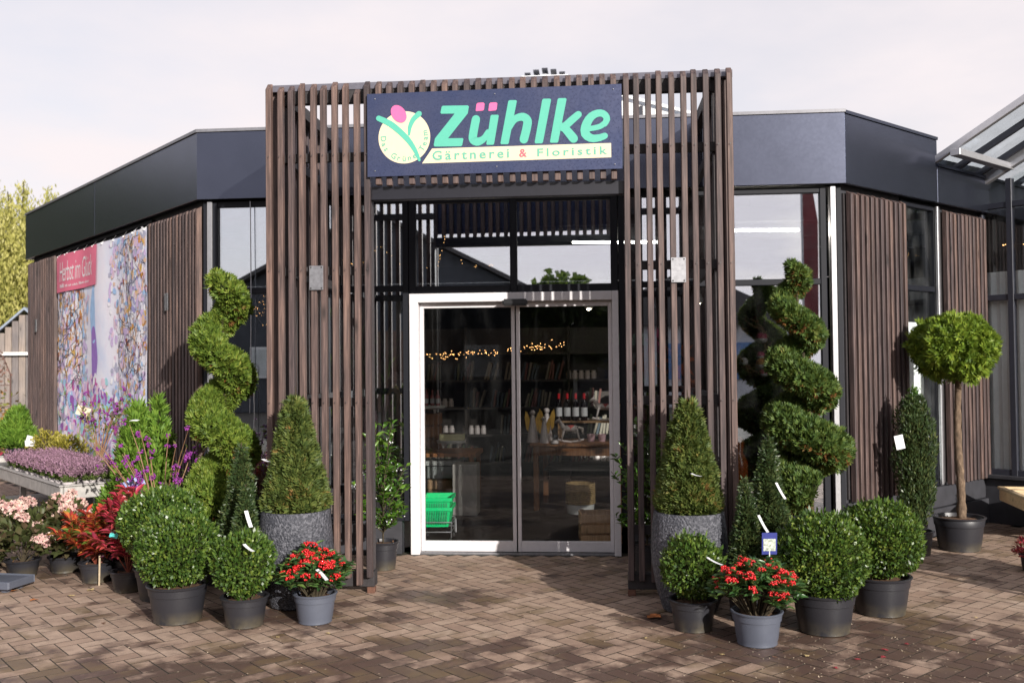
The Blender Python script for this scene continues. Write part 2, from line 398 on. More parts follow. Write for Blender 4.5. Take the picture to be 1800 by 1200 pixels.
def glazing(P, u0, u1, z0, z1, mul, tra, gm, out=0., w=.05, name='window', dep=.07, parent=None, fm=None):
    """framed window; a pane per cell as sub-part"""
    us = [u0]+mul+[u1]; zs = [z0]+tra+[z1]; m = MB()
    for i, u in enumerate(us):
        a, b = (u, u+w) if i == 0 else ((u-w, u) if i == len(us)-1 else (u-w/2, u+w/2)); m.bx(a, b, out-dep/2, out+dep/2, z0, z1, P)
    for i, z in enumerate(zs):
        a, b = (z, z+w) if i == 0 else ((z-w, z) if i == len(zs)-1 else (z-w/2, z+w/2))
        for k in range(len(us)-1):
            l = us[k]+(w if k == 0 else w/2); r = us[k+1]-(w if k == len(us)-2 else w/2); m.bx(l, r, out-dep/2+.003, out+dep/2-.003, a, b, P)
    f = m.build(name, fm or M_frame, parent or SHOP, bevel=.004)
    for k in range(len(us)-1):
        for i in range(len(zs)-1):
            l = us[k]+(w if k == 0 else w/2)-.006; r = us[k+1]-(w if k == len(us)-2 else w/2)+.006
            a = zs[i]+(w if i == 0 else w/2)-.006; b = zs[i+1]-(w if i == len(zs)-2 else w/2)+.006
            MB().bx(l, r, out-.006, out+.006, a, b, P).build('pane', gm, f)
    return f

# front windows and over-door lights
glazing(PF, -2.62, -.90, .28, 3.03, [-1.62], [2.25], M_gw)
glazing(PF, .88, 2.58, .28, 3.03, [1.62], [2.25], M_gw)
glazing(PF, -.895, .875, 2.205, 3.03, [0], [], M_gw, w=.06)
for u in (-2.66, 2.61):
    MB().bx(u, u+.045, -.03, .055, .1, 3.03, PF).build('corner_profile', M_alu, SHOP, bevel=.004)
for a_ in (2.665, -2.70): MB().bx(a_, a_+.035, -.05, .03, .1, 3.03, PF).build('corner_post', M_frame, SHOP)
# plinths
m = MB(); m.bx(-2.66, -.97, -.08, .045, 0, .28, PF).build('plinth', M_anthw, SHOP, bevel=.005)
MB().bx(.95, 2.66, -.08, .045, 0, .28, PF).build('plinth', M_anthw, SHOP, bevel=.005)
MB().bx(.03, 5.72, -.1, .02, 0, .43, PL).build('plinth', M_anthw, SHOP, bevel=.005)
MB().bx(.03, 5.0, -.1, .06, 0, .24, PR).bx(.03, 5.0, -.1, .03, .245, .43, PR).build('plinth', M_anthw, SHOP, bevel=.005)
# walls of the side facets
MB().bx(.04, 5.7, -.1, 0, .43, 3.05, PL).build('wall', M_anthw, SHOP)
MB().bx(.04, .99, -.1, 0, .43, 3.05, PR).bx(1.66, 2.62, -.1, 0, .43, 3.05, PR).build('wall', M_anthw, SHOP)
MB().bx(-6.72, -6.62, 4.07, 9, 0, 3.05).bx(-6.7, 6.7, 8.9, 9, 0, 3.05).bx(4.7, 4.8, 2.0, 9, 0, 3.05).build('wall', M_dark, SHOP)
M_gg = glass('greenhouse_glass', .05, (.95, .97, .97), dirt=.03)
glazing(PR, 1.0, 1.65, .44, 3.03, [], [2.25], M_gg, out=-.02)
MB().bx(1.60, 1.635, .02, .05, .45, 3.02, PR).build('corner_profile', M_alu, SHOP, bevel=.004)
# roof slab and fascia
poly = [(-CX+.1, .1), (CX-.1, .1), (4.75, 2.0), (4.75, 8.95), (-6.65, 8.95), (-6.65, 4.1)]
n = len(poly); m = MB(); m.add([(x, y, 3.06) for x, y in poly]+[(x, y, 3.5) for x, y in poly], [tuple(range(n)), tuple(range(2*n-1, n-1, -1))]+[(i, (i+1) % n, n+(i+1) % n, n+i) for i in range(n)])
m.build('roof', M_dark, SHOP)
m = MB()
for y in (1.1, 2.3, 3.5, 4.7): m.bx(-2.4-y, 2.4+min(y, 2.2), y, y+.08, 2.92, 3.06)
m.build('ceiling_beam', plain('ceiling_beam_grey', (.12, .12, .125), .6), SHOP)
tag(MB().bx(-6.6, 4.7, .08, 8.9, -.04, -.002).build('shop_floor', plain('dark_shop_floor', (.10, .095, .09), .35, var=.2, scale=3)), kind='structure')
t8 = math.tan(math.pi/8)
def fascia(P, u0, u1, z0, z1, e0=0, e1=0, o=.1, th=.03):
    """e0/e1: mitre direction at each end (0 square)"""
    c = []
    for z in (z0, z1):
        c += [P(u0-e0*o*t8, o, z), P(u1+e1*o*t8, o, z), P(u1+e1*(o-th)*t8, o-th, z), P(u0-e0*(o-th)*t8, o-th, z)]
    f = MB().hexa(c).build('fascia_panel', M_anth, SHOP, bevel=.003)
    c = []
    for z in (z1+.002, z1+.028):
        c += [P(u0-e0*(o+.012)*t8, o+.012, z), P(u1+e1*(o+.012)*t8, o+.012, z), P(u1+e1*(o-.16)*t8, o-.16, z), P(u0-e0*(o-.16)*t8, o-.16, z)]
    MB().hexa(c).build('coping', M_anth if P is PR else plain('coping_metal', (.2, .2, .22), .35, .3), f)
    MB().bx(u0+.02, u1-.02, -.02, .068, z0+.01, z0+.05, P).build('soffit', M_frame, f)
fascia(PF, -CX, CX, 3.04, 3.62, 1, 1)
fascia(PL, 0, 2.787, 3.04, 3.62, 1, 0); fascia(PL, 2.793, 5.72, 3.04, 3.62, 0, 0)
fascia(PR, 0, 1.51, 3.04, 3.61, 1, 0); fascia(PR, 1.512, 5, 3.04, 3.37, 0, 0)
MB().bx(5.62, 5.72, -3, .066, 3.04, 3.62, PL).build('fascia_panel', M_anth, SHOP)

# slat screens on the facets
def slat_mesh(L, w=.0395, d=.05, top=.03):
    """slat with a sloping top, long axis z from 0 to L, front at -y"""
    m = MB(); x = w/2
    m.hexa([(-x, -d/2, 0), (x, -d/2, 0), (x, d/2, 0), (-x, d/2, 0), (-x, -d/2, L-top), (x, -d/2, L-top), (x, d/2, L), (-x, d/2, L)])
    return m
def screen(P, ang, u0, u1, z0=.44, z1=3.0, pitch=.0785):
    sc = MB().bx(u0, u1, .003, .018, z0+.02, z1-.02, P).build('slat_screen', M_rail, SHOP)
    n = int(round((u1-u0)/pitch)); src = None
    for i in range(n):
        u = u0+(i+.5)*(u1-u0)/n; x, y, z = P(u, .055, z0+random.uniform(-.004, .004))
        if src is None: src = o = slat_mesh(z1-z0).build('slat', M_slat, sc, bevel=.004)
        else: o = inst(src, sc)
        o.location = (x, y, z); o.rotation_euler = (0, random.uniform(-.0015, .0015), ang+random.uniform(-.02, .02))
    return sc
screen(PL, -math.pi/4, .0, 1.23); s2 = screen(PL, -math.pi/4, 4.44, 5.70)
screen(PR, math.pi/4, .05, .99); screen(PR, math.pi/4, 1.70, 2.55)
def plate(P, u, o, z, parent, w=.085, h=.16):
    p = MB().bx(u-w/2, u+w/2, o, o+.004, z-h/2, z+h/2, P).build('metal_plate', M_steel, parent, bevel=.001)
    m = MB()
    for a in (-1, 1):
        for b in (-1, 1): m.bx(u+a*(w/2-.012)-.005, u+a*(w/2-.012)+.005, o+.004, o+.007, z+b*(h/2-.012)-.005, z+b*(h/2-.012)+.005, P)
    m.build('screw', plain('screw_dark', (.1, .1, .1), .4, .8), p)
plate(PL, .70, .092, 2.2, SHOP); plate(PL, 5.22, .092, 2.15, SHOP)

# sliding doors -----------------------------------------------------
DF = MB(); DF.bx(-.89, -.815, -.12, .06, 0, 2.2, PF); DF.bx(.82, .875, -.12, .06, 0, 2.2, PF); DF.bx(-.815, .82, -.12, .058, 2.125, 2.2, PF)
DF = DF.build('door_frame', M_cream, SHOP, bevel=.004)
MB().bx(-.815, .82, -.1, .03, -.001, .012, PF).build('threshold', M_steel, DF)
for a, b in ((-.812, .0), (.012, .818)):
    m = MB(); m.bx(a, a+.03, -.06, -.02, .016, 2.12, PF); m.bx(b-.03, b, -.06, -.02, .016, 2.12, PF); m.bx(a+.03, b-.03, -.058, -.022, .016, .105, PF); m.bx(a+.03, b-.03, -.058, -.022, 2.08, 2.12, PF)
    d = m.build('sliding_door', M_cream, SHOP, bevel=.003)
    MB().bx(a+.025, b-.025, -.045, -.035, .1, 2.085, PF).build('pane', M_gd, d)
MB().bx(-.09, .12, .06, .13, 2.085, 2.14, PF).build('door_sensor', M_black, SHOP, bevel=.012, seg=2)

# ------------------------------------------------------------------ entrance portal
POR = thing('entrance_portal', 'tall open timber slat portal framing the glass entrance doors', 'portal', (0, -1.46, 0))
def PO(u, o, z): return (u, -o, z)                                   # local to the portal, out = towards camera
PX = [-1.6105+i*(3.221/41) for i in range(42)]
full = slat_mesh(3.49, top=.05).build('slat', M_slat, POR, bevel=.004)
short = slat_mesh(.745, top=.05).build('slat', M_slat, POR, bevel=.004)
u1f = u1s = False
for i, x in enumerate(PX):
    if i < 10 or i > 31:
        o = full if not u1f else inst(full, POR); u1f = True; z = .115+random.uniform(-.012, .012)
        if i in (8,): z -= .05
    else:
        o = short if not u1s else inst(short, POR); u1s = True; z = 2.86+random.uniform(-.004, .004)
    o.location = (x+random.uniform(-.003, .003), random.uniform(-.003, .003), z); o.rotation_euler = (0, random.uniform(-.0012, .0012), random.uniform(-.025, .025))
for sx in (-1, 1):                                                    # slatted sides back to the facade
    for k in range(1, 17):
        o = inst(full, POR); o.location = (sx*1.6, .02+k*.0785, .115); o.rotation_euler = (0, 0, sx*math.pi/2+random.uniform(-.02, .02))
    for z in (3.05, 2.24, 1.31, .5): 
        MB().bx(sx*1.52-.02, sx*1.52+.02, .07, 1.34, z, z+.065).build('rail', M_rail, POR)
    MB().bx(sx*1.52-.03, sx*1.52+.03, .07, 1.34, 3.47, 3.555).build('beam', M_rail, POR)
    MB().bx(sx*1.6-.045, sx*1.6+.045, .06, 1.36, 3.557, 3.615).build('coping', plain('portal_coping', (.13, .125, .15), .45, .2), POR, bevel=.004)
    a, b = sorted((sx*.885, sx*1.575))
    for z in (3.05, 2.24, 1.31, .42): MB().bx(a+.04, b-.02, .037, .085, z, z+.06).build('rail', M_rail, POR)
    MB().bx(a, b, .037, .14, .045, .15).build('base_beam', M_rail, POR, bevel=.004)
    MB().bx(sx*.915-.02, sx*.915+.02, .038, .14, .152, 2.78).build('post', plain('post_stain', (.06, .052, .055), .6, var=.3), POR, bevel=.004)
    MB().bx(sx*1.54-.03, sx*1.54+.03, .09, .15, .152, 3.465).build('post', MATS['post_stain'], POR, bevel=.004)
    for q in (.91, 1.5): MB().bc((sx*q, .06, .022), (.055, .055, .044)).build('foot', plain('rusty_foot', (.12, .055, .035), .8, var=.4), POR, bevel=.004)
MB().bx(-1.49, 1.49, .037, .1, 3.47, 3.555).build('beam', M_rail, POR)
m = MB(); m.prism([(0, 0), (.08, 0), (.08, .062), (.045, .062)], -1.62, 1.62, lambda x, y, z: (y, x-.032+.06, 3.557+z)); m.build('coping', MATS['portal_coping'], POR, bevel=.003)
MB().bx(-.893, .893, .037, .11, 2.765, 2.86).build('header_beam', plain('black_header', (.012, .012, .018), .35), POR, bevel=.004)
plate(PO, -1.268, .037, 2.215, POR, .1, .17); plate(PO, 1.25, .037, 2.225, POR, .1, .17)
m = MB()
for i, x in enumerate(PX):                                            # screw heads on the slats
    for z in ((3.08, 2.27, 1.34) if (i < 10 or i > 31) else (3.58,)): m.bx(x-.0035, x+.0035, -.0395, -.037, z-.0035, z+.0035)
tag(m.build('screw_heads', MATS['screw_dark'], POR), kind='stuff')

# ------------------------------------------------------------------ lettering
def glyphs(body, size=1., shear=0., offset=0., spacing=1.):
    cu = bpy.data.curves.new('lettering', 'FONT'); cu.body = body; cu.size = size; cu.shear = shear; cu.offset = offset; cu.space_character = spacing; cu.resolution_u = 3
    o = bpy.data.objects.new('lettering', cu); COL.objects.link(o); bpy.context.view_layer.update()
    me = bpy.data.meshes.new_from_object(o.evaluated_get(bpy.context.evaluated_depsgraph_get()))
    bpy.data.objects.remove(o); bpy.data.curves.remove(cu)
    V = np.array([v.co[:2] for v in me.vertices]); F = [tuple(p.vertices) for p in me.polygons]; bpy.data.meshes.remove(me); return V, F
def letter(name, body, mat, parent, box, P, o, th=.002, fit=True, **k):
    """lettering fitted into box (u0,u1,z0,z1) on surface P at distance o"""
    V, F = glyphs(body, **k); a, b = V.min(0), V.max(0); u0, u1, z0, z1 = box
    U = u0+(V[:, 0]-a[0])/(b[0]-a[0])*(u1-u0); Z = z0+(V[:, 1]-a[1])/(b[1]-a[1])*(z1-z0)
    par = list(range(len(F))); own = {}
    def find(i):
        while par[i] != i: i = par[i]
        return i
    for i, f in enumerate(F):                                           # faces -> strokes -> letters (a dot belongs to the letter below it)
        for q in f:
            if q in own: par[find(i)] = find(own[q])
            own[q] = i
    comp = {}
    for i in range(len(F)): comp.setdefault(find(i), []).append(i)
    groups = []
    for c in sorted(comp.values(), key=lambda c: min(U[q] for i in c for q in F[i])):
        a0 = min(U[q] for i in c for q in F[i]); a1 = max(U[q] for i in c for q in F[i])
        if groups and a0 < groups[-1][1]-.3*min(a1-a0, groups[-1][1]-groups[-1][2]): groups[-1][0].extend(c); groups[-1][1] = max(groups[-1][1], a1)
        else: groups.append([list(c), a1, a0])
    for c, _, _ in groups:
        ids = sorted({q for i in c for q in F[i]}); mp = {q: k for k, q in enumerate(ids)}
        MB().add([P(U[q], o+th, Z[q]) for q in ids], [tuple(mp[q] for q in F[i]) for i in c]).build(name, mat, parent)
def strip(pts, wid, n=24): return ('stroke', pts, wid, n)
def stroke_mesh(m, pts, wid, n, P, o):
    """brush stroke with rounded ends through pts (u,z), laid on surface P"""
    A = np.array(pts, float); t = np.linspace(0, len(A)-1, n); C = []
    for q in t:
        i = min(int(q), len(A)-2); f = q-i; p0, p1, p2, p3 = A[max(i-1, 0)], A[i], A[i+1], A[min(i+2, len(A)-1)]
        C.append(.5*((2*p1)+(-p0+p2)*f+(2*p0-5*p1+4*p2-p3)*f*f+(-p0+3*p1-3*p2+p3)*f**3))
    C = np.array(C); W = np.interp(t, np.linspace(0, len(A)-1, len(wid)), wid)/2; T = unit(np.gradient(C, axis=0)); Nn = np.stack([-T[:, 1], T[:, 0]], 1)
    l = C+Nn*W[:, None]; r = C-Nn*W[:, None]; vs = []
    for x, y in zip(l, r): vs += [P(x[0], o, x[1]), P(y[0], o, y[1])]
    m.add(vs, [(2*i, 2*i+1, 2*i+3, 2*i+2) for i in range(n-1)])
    for c, w, e in ((C[-1], W[-1], math.atan2(T[-1, 1], T[-1, 0])-math.pi/2), (C[0], W[0], math.atan2(T[0, 1], T[0, 0])+math.pi/2)):
        m.add([P(c[0]+w*math.cos(e+k*math.pi/6), o, c[1]+w*math.sin(e+k*math.pi/6)) for k in range(7)], [tuple(range(7))])
    return m
def shape(name, poly, mat, parent, P, o):
    me = MB()
    if poly[0] == 'stroke': stroke_mesh(me, *poly[1:], P, o)
    else: me.add([P(x, o, z) for x, z in poly], [tuple(range(len(poly)))])
    return me.build(name, mat, parent)

SIGN = thing('shop_sign', 'wide blue-grey shop sign with green lettering and tulip emblem above the entrance', 'sign', (-.895, -1.5, 2.912))
def PSg(u, o, z): return (u, -o, z+.006*u)
sg = NT('blue_grey_sign_board'); nn = sg.noise(sg.scl(sg.obj(), (1.2, 1, 1.2)), 2.2, 4)
sg.set(Metallic=.55); sg.col(sg.ramp(nn, [(.3, (.045, .060, .13)), (.7, (.075, .085, .15))])); sg.link(sg.rng(sg.noise(sg.obj(), 60, 4), .3, .7, .22, .42), sg.b.inputs['Roughness'])
board = MB().bx(0, 1.775, 0, .012, 0, .585, PSg).build('board', sg.m, SIGN, bevel=.002)
M_teal = plain('mint_green_vinyl', (.09, .43, .32), .45, var=.02); M_cre = plain('cream_vinyl', (.72, .62, .42), .45, var=.02); M_pink = plain('pink_vinyl', (.72, .13, .32), .45, var=.02)
M_tealp = plain('pale_mint_vinyl', (.12, .40, .30), .45, var=.02); M_redv = plain('red_vinyl', (.75, .12, .16), .45, var=.02)
def sxy(x, y): return ((x-30)/1700*1.775, (655-(x-28)*.0176-y)/555*.585-.006*(x-30)/1700*1.775)
c0 = sxy(283, 393); shape('emblem_disc', [(c0[0]+.183*math.cos(a*math.pi/24), c0[1]+.183*math.sin(a*math.pi/24)) for a in range(48)], M_cre, SIGN, PSg, .0135)
ct = sxy(247, 237); shape('emblem_blossom', [(ct[0]+.053*math.cos(a*math.pi/16)-.018*math.sin(a*math.pi/16), ct[1]+.062*math.sin(a*math.pi/16)) for a in range(32)], M_pink, SIGN, PSg, .0165)
shape('emblem_leaf', strip([sxy(110, 264), sxy(200, 310), sxy(300, 400), sxy(355, 480), sxy(384, 545)], [.038, .043, .04, .03, .018]), M_teal, SIGN, PSg, .015)
shape('emblem_leaf', strip([sxy(384, 238), sxy(345, 275), sxy(322, 325), sxy(316, 374)], [.04, .036, .028, .016]), M_teal, SIGN, PSg, .015)
arc = 'Das Grüne Team'
for i, ch in enumerate(arc):
    if ch == ' ': continue
    a = math.radians(183+i*(187/13)); V, F = glyphs(ch, .055, offset=.0012); V = V-np.array((V[:, 0].mean(), 0)); R = .166; up = a+math.pi
    ca, sa = math.cos(up-math.pi/2), math.sin(up-math.pi/2); cxx, czz = c0[0]+R*math.cos(a), c0[1]+R*math.sin(a)
    MB().add([PSg(cxx+x*ca-y*sa, .0148, czz+x*sa+y*ca) for x, y in V], F).build('emblem_letter', M_tealp, SIGN)
PXM = 1.775/1700
def strokes(*st):
    m = MB()
    for k, (pts, w) in enumerate(st):
        if w is None: m.add([PSg(*(lambda q: (q[0], .0145+k*.0003, q[1]))(sxy(*p))) for p in pts], [tuple(range(len(pts)))])
        else: stroke_mesh(m, [sxy(*p) for p in pts], [x*PXM for x in w], 22, PSg, .0145+k*.0003)
    m.build('letter', M_teal, SIGN)
strokes(([(545, 187), (712, 187), (720, 195), (712, 240), (578, 403), (676, 403), (681, 411), (673, 450), (664, 457), (488, 457), (481, 449), (490, 403), (624, 240), (534, 240), (528, 232), (537, 193)], None))
strokes(([(766, 280), (748, 370), (746, 412), (776, 428), (818, 408), (846, 365)], [56, 56, 56, 56, 44, 36]), ([(864, 258), (872, 252), (914, 252), (919, 259), (886, 443), (879, 450), (838, 450), (834, 443)], None))
strokes(([(983, 163), (992, 157), (1034, 157), (1040, 164), (983, 440), (976, 447), (934, 447), (928, 440)], None), ([(986, 345), (1022, 286), (1075, 268), (1108, 292), (1104, 340), (1084, 416)], [34, 46, 54, 57, 57, 57]))
strokes(([(1208, 158), (1216, 151), (1260, 151), (1267, 158), (1210, 437), (1202, 444), (1161, 444), (1155, 437)], None))
strokes(([(1310, 156), (1318, 149), (1362, 149), (1369, 156), (1311, 434), (1303, 441), (1262, 441), (1256, 434)], None), ([(1445, 258), (1395, 300), (1345, 345)], [46, 50, 50]), ([(1345, 335), (1380, 375), (1412, 415)], [50, 56, 58]))
strokes(([(1490, 356), (1580, 340), (1622, 312)], [34, 36, 38]), ([(1616, 322), (1632, 288), (1610, 256), (1570, 252), (1526, 276), (1494, 330), (1490, 385), (1530, 415), (1580, 412), (1616, 400)], [38, 44, 46, 48, 54, 60, 60, 52, 46, 42]))
for x in (795, 880):
    q = [(-30, 27), (-24, -18), (-15, -26), (22, -27), (30, -20), (26, 18), (18, 26), (-24, 29)]
    shape('letter_dot', [sxy(x+a, 197+b) for a, b in q], M_pink, SIGN, PSg, .0145)
shape('name_bar', [sxy(402, 567), sxy(1657, 540), sxy(1657, 447), sxy(470, 470)], M_cre, SIGN, PSg, .0135)
for body, x0, x1, y0, y1, mm in (('Gärtnerei', 472, 985, 473, 548, M_tealp), ('&', 1052, 1103, 478, 533, M_redv), ('Floristik', 1172, 1632, 467, 530, M_tealp)):
    a = sxy(x0, y1); b = sxy(x1, y0); letter('small_letter', body, mm, SIGN, (a[0], b[0], a[1], b[1]), PSg, .0135, size=1, offset=.018, spacing=1.35)
m = MB()
for x, y in ((85, 135), (893, 113), (1675, 95), (83, 615), (902, 593), (1680, 585)):
    u, z = sxy(x, y); m.ball(PSg(u, .013, z), .005, 8, 6)
m.build('screw', M_steel, SIGN)

# ------------------------------------------------------------------ banner on the left facet
BAN = thing('autumn_banner', 'large printed autumn flower banner with pink text field on left wall', 'banner')
def banner_mat():
    t = NT('pale_printed_tarpaulin'); tc = t.new('TexCoord').outputs['Generated']; n = t.noise(t.obj(), 1.6, 5); n2 = t.noise(t.obj(), 7, 4)
    c = t.ramp(n, [(.3, (.62, .68, .86)), (.5, (.80, .80, .90)), (.65, (.86, .82, .88)), (.8, (.70, .74, .90))])
    c = t.mix(t.rng(n2, .5, .75, 0, .35), c, (.80, .66, .80)); t.col(c); t.set(Roughness=.55); return t.m
BW0, BW1, BZ0, BZ1 = 1.28, 4.36, .62, 2.955
rb = np.random.default_rng(3)
NS = 24
def bo(u, z): return .06+.012*math.sin(u*5.1)+.006*math.sin(z*4+u*2)
m = MB(); vs = [PL(BW0+(BW1-BW0)*i/NS, bo(BW0+(BW1-BW0)*i/NS, BZ0+(BZ1-BZ0)*j/12), BZ0+(BZ1-BZ0)*j/12) for j in range(13) for i in range(NS+1)]
vs2 = [PL(BW0+(BW1-BW0)*i/NS, bo(BW0+(BW1-BW0)*i/NS, BZ0+(BZ1-BZ0)*j/12)-.003, BZ0+(BZ1-BZ0)*j/12) for j in range(13) for i in range(NS+1)]
K = NS+1; q = [(j*K+i, j*K+i+1, (j+1)*K+i+1, (j+1)*K+i) for j in range(12) for i in range(NS)]; N0 = len(vs)
m.add(vs+vs2, q+[tuple(N0+i for i in f[::-1]) for f in q]); m.build('cloth', banner_mat(), BAN, smooth='all')
def PB(u, o, z): return PL(BW1-u, bo(BW1-u, z)+o, z)                   # u from the far (left in view) edge
def blobs(name, mats, n, area, size, asp=1.8, seed=0, o=.003):
    r = np.random.default_rng(seed); m = MB(); a0, a1, z0, z1 = area
    for k in range(n):
        m.m = int(r.integers(len(mats))); u, z = r.uniform(a0, a1), r.uniform(z0, z1); s = r.uniform(.5, 1.2)*size; a = r.uniform(0, 3.14); ca, sa = math.cos(a), math.sin(a); ns = 7
        m.add([PB(u+(x*ca-y*sa), o+k*.000004, z+(x*sa+y*ca)) for x, y in ((s*asp*.5*math.cos(i*6.283/ns)*r.uniform(.75, 1.15), s*.5*math.sin(i*6.283/ns)*r.uniform(.75, 1.15)) for i in range(ns))], [tuple(range(ns))])
    return m.build(name, mats, BAN)
def pm(n, c): return plain('print_'+n, c, .55, var=.12, scale=15)
def branches(name, area, n, seed, mat, w=.02):
    r = np.random.default_rng(seed); m = MB(); a0, a1, z0, z1 = area
    for k in range(n):
        u, z = r.uniform(a0, a1), r.uniform(z0, z1); a = r.uniform(.3, 2.8); pts = [(u, z)]
        for i in range(5):
            a += r.normal()*.5; u = min(max(u+.09*math.cos(a), a0), a1); z = min(max(z+.1*math.sin(a), z0), z1); pts.append((u, z))
        ww = w*r.uniform(.4, 1); stroke_mesh(m, pts, [ww, ww*.8, ww*.5], 12, PB, .0075)
    return m.build(name, mat, BAN)
ORG = [pm('orange', (.62, .28, .06)), pm('amber', (.68, .42, .10)), pm('rust', (.40, .12, .05)), pm('peach', (.74, .5, .36)), pm('white', (.85, .84, .88)), pm('grey', (.45, .45, .58))]
PUR = [pm('violet', (.30, .10, .42)), pm('magenta', (.52, .10, .36)), pm('lilac', (.62, .48, .74)), pm('rose', (.76, .56, .68)), pm('palewhite', (.86, .84, .9))]
BLU = [pm('skyblue', (.36, .55, .82)), pm('aqua', (.36, .66, .72)), pm('leafgreen', (.36, .5, .16)), pm('periwinkle', (.38, .36, .68))]
DK = pm('dark', (.035, .03, .06))
blobs('printed_foliage', ORG, 620, (.03, .98, 1.15, 2.5), .06, seed=1); blobs('printed_blossom', PUR[2:]+ORG[3:]+BLU[:1], 420, (.05, 1.2, .9, 2.5), .07, 1.4, seed=11, o=.0052); branches('printed_twig', (.03, 1.0, .9, 2.5), 80, 2, DK, .014)
blobs('printed_foliage', ORG+ORG[3:]+PUR[2:]+BLU[3:], 420, (2.25, 3.05, 1.0, 2.93), .06, seed=4, o=.0045); blobs('printed_blossom', PUR[2:]+ORG[3:]+BLU[:1], 330, (1.95, 3.05, .9, 2.93), .07, 1.4, seed=12, o=.0056); branches('printed_twig', (2.2, 3.05, .8, 2.9), 70, 5, DK, .011)
blobs('printed_blossom', PUR+PUR[2:]+BLU, 480, (.1, 1.85, .65, 1.5), .09, 1.5, seed=6, o=.006); blobs('printed_blossom', PUR+BLU, 160, (1.6, 3.0, .65, 1.3), .10, 1.5, seed=7, o=.0065)
shape('printed_trunk', strip([(.10, 2.5), (.12, 2.1), (.08, 1.6), (.12, 1.1), (.10, .66)], [.05, .11, .09, .12, .12]), DK, BAN, PB, .0026)
shape('printed_vase', strip([(1.42, 2.5), (1.40, 2.25), (1.45, 1.95)], [.06, .2, .16]), BLU[0], BAN, PB, .0026)
shape('printed_vase', strip([(1.45, 1.98), (1.47, 1.7), (1.42, 1.45), (1.38, 1.2)], [.16, .22, .14, .05]), pm('purple', (.30, .16, .52)), BAN, PB, .0032)
shape('printed_vase', strip([(1.75, 1.4), (1.72, 1.15), (1.78, .8)], [.05, .22, .18]), BLU[0], BAN, PB, .0032)
fm = MB(); NU = 16
fv = [PB(.0+1.55*i/NU, .0085+.004*(jj == 0), z) for jj, z in enumerate((2.51, BZ1-.004)) for i in range(NU+1)]
fm.add(fv, [(i, i+1, NU+2+i, NU+1+i) for i in range(NU)]); fm.build('text_field', plain('rose_print', (.76, .17, .27), .55, var=.12, scale=2), BAN)
M_wp = plain('white_print', (.86, .80, .82), .55, var=.02)
def script_stroke(pts, w): shape('lettering', strip(pts, [w]*3, 4*len(pts)), M_wp, BAN, lambda u, o, z: PB(u, o, z), .0145)
letter('letter', 'Herbst im Glück', M_wp, BAN, (.17, 1.40, 2.63, 2.865), lambda u, o, z: PB(u, o, z), .0135, size=1, shear=.25, offset=-.004, spacing=.86)
m = MB()
for k in range(34):                                                   # a line of print too small to read
    u = .17+.031*k+(.03 if k > 9 else 0); h = random.uniform(.018, .042)*(1.25 if k < 10 else .8)
    if k % 7 != 6: m.add([PB(a_, .0145, b_) for a_, b_ in ((u, 2.56), (u+.02, 2.56), (u+.02, 2.56+h), (u, 2.56+h))], [(0, 1, 2, 3)])
m.build('small_print', M_wp, BAN)
m = MB(); 
for k in range(10):
    u = BW0+.05+(BW1-BW0-.1)*k/9; x, y, z = PL(u, bo(u, BZ1)+.004, BZ1-.012); m.ball((x, y, z), .012, 8, 6); x2, y2, z2 = PL(u, .02, BZ1+.05); m.tube([(x, y, z), (x2, y2, z2)], .004, 5)
m.build('eyelet', M_white, BAN)
MB().bx(BW0-.03, BW1+.05, .005, .03, BZ1+.045, BZ1+.075, PL).build('rail', M_frame, BAN)
# ------------------------------------------------------------------ greenhouse with glass canopy on the right
GH = thing('greenhouse', 'glass greenhouse wall and canopy roof joining the right side of the shop', 'greenhouse')
UG = 2.56
def PG(v, o, z): return (CX+UG*S2+S2*v-S2*o, UG*S2-S2*v-S2*o, z)       # wall square to the right facet, v to the right, out towards camera
M_bar = plain('dark_glazing_bar', (.03, .032, .045), .35)
fr = MB(); VM = [.02, .30, 1.05, 1.8, 2.55, 3.3, 4.0]
for v in VM: fr.bx(v-.028, v+.028, -.035, .035, .46, 3.2+.5*v, PG)
for z in (.5, 2.2, 3.1): fr.bx(.02, 4.0, -.03, .03, z-.028, z+.028, PG)
fr = fr.build('wall_frame', M_bar, GH, bevel=.003)
for i in range(len(VM)-1):
    for z0, z1 in ((.53, 2.17), (2.23, 3.07)): MB().bx(VM[i]+.024, VM[i+1]-.024, -.005, .005, z0, z1, PG).build('pane', M_gg, fr)
    z0 = 3.13; a, b = VM[i]+.024, VM[i+1]-.024
    MB().prism([(a, z0), (b, z0), (b, 3.2+.5*b), (a, 3.2+.5*a)], -.005, .005, PG).build('pane', M_gg, fr)
MB().bx(-.0, 4.0, -.12, .05, 0, .44, PG).bx(-.05, 4.0, -.12, .1, .4405, .475, PG).build('plinth', M_anthw, GH, bevel=.004)
cu = MB(); NC = 90
for k in range(NC):
    v0, v1 = .03+3.9*k/NC, .03+3.9*(k+1)/NC; o0, o1 = -.09+.022*(k % 2), -.09+.022*((k+1) % 2)
    cu.add([PG(v0, o0, .48), PG(v1, o1, .48), PG(v1, o1, 2.46), PG(v0, o0, 2.46)], [(0, 1, 2, 3)])
cu.build('pleated_curtain', plain('white_curtain', (.88, .89, .88), .8, var=.04), GH)
cu = MB()
for k in range(22):
    u0, u1 = .98+.7*k/22, .98+.7*(k+1)/22; o0, o1 = -.16+.025*(k % 2), -.16+.025*((k+1) % 2); cu.add([PR(u0, o0, .46), PR(u1, o1, .46), PR(u1, o1, 1.95), PR(u0, o0, 1.95)], [(0, 1, 2, 3)])
cu.build('window_curtain', MATS['white_curtain'], SHOP)
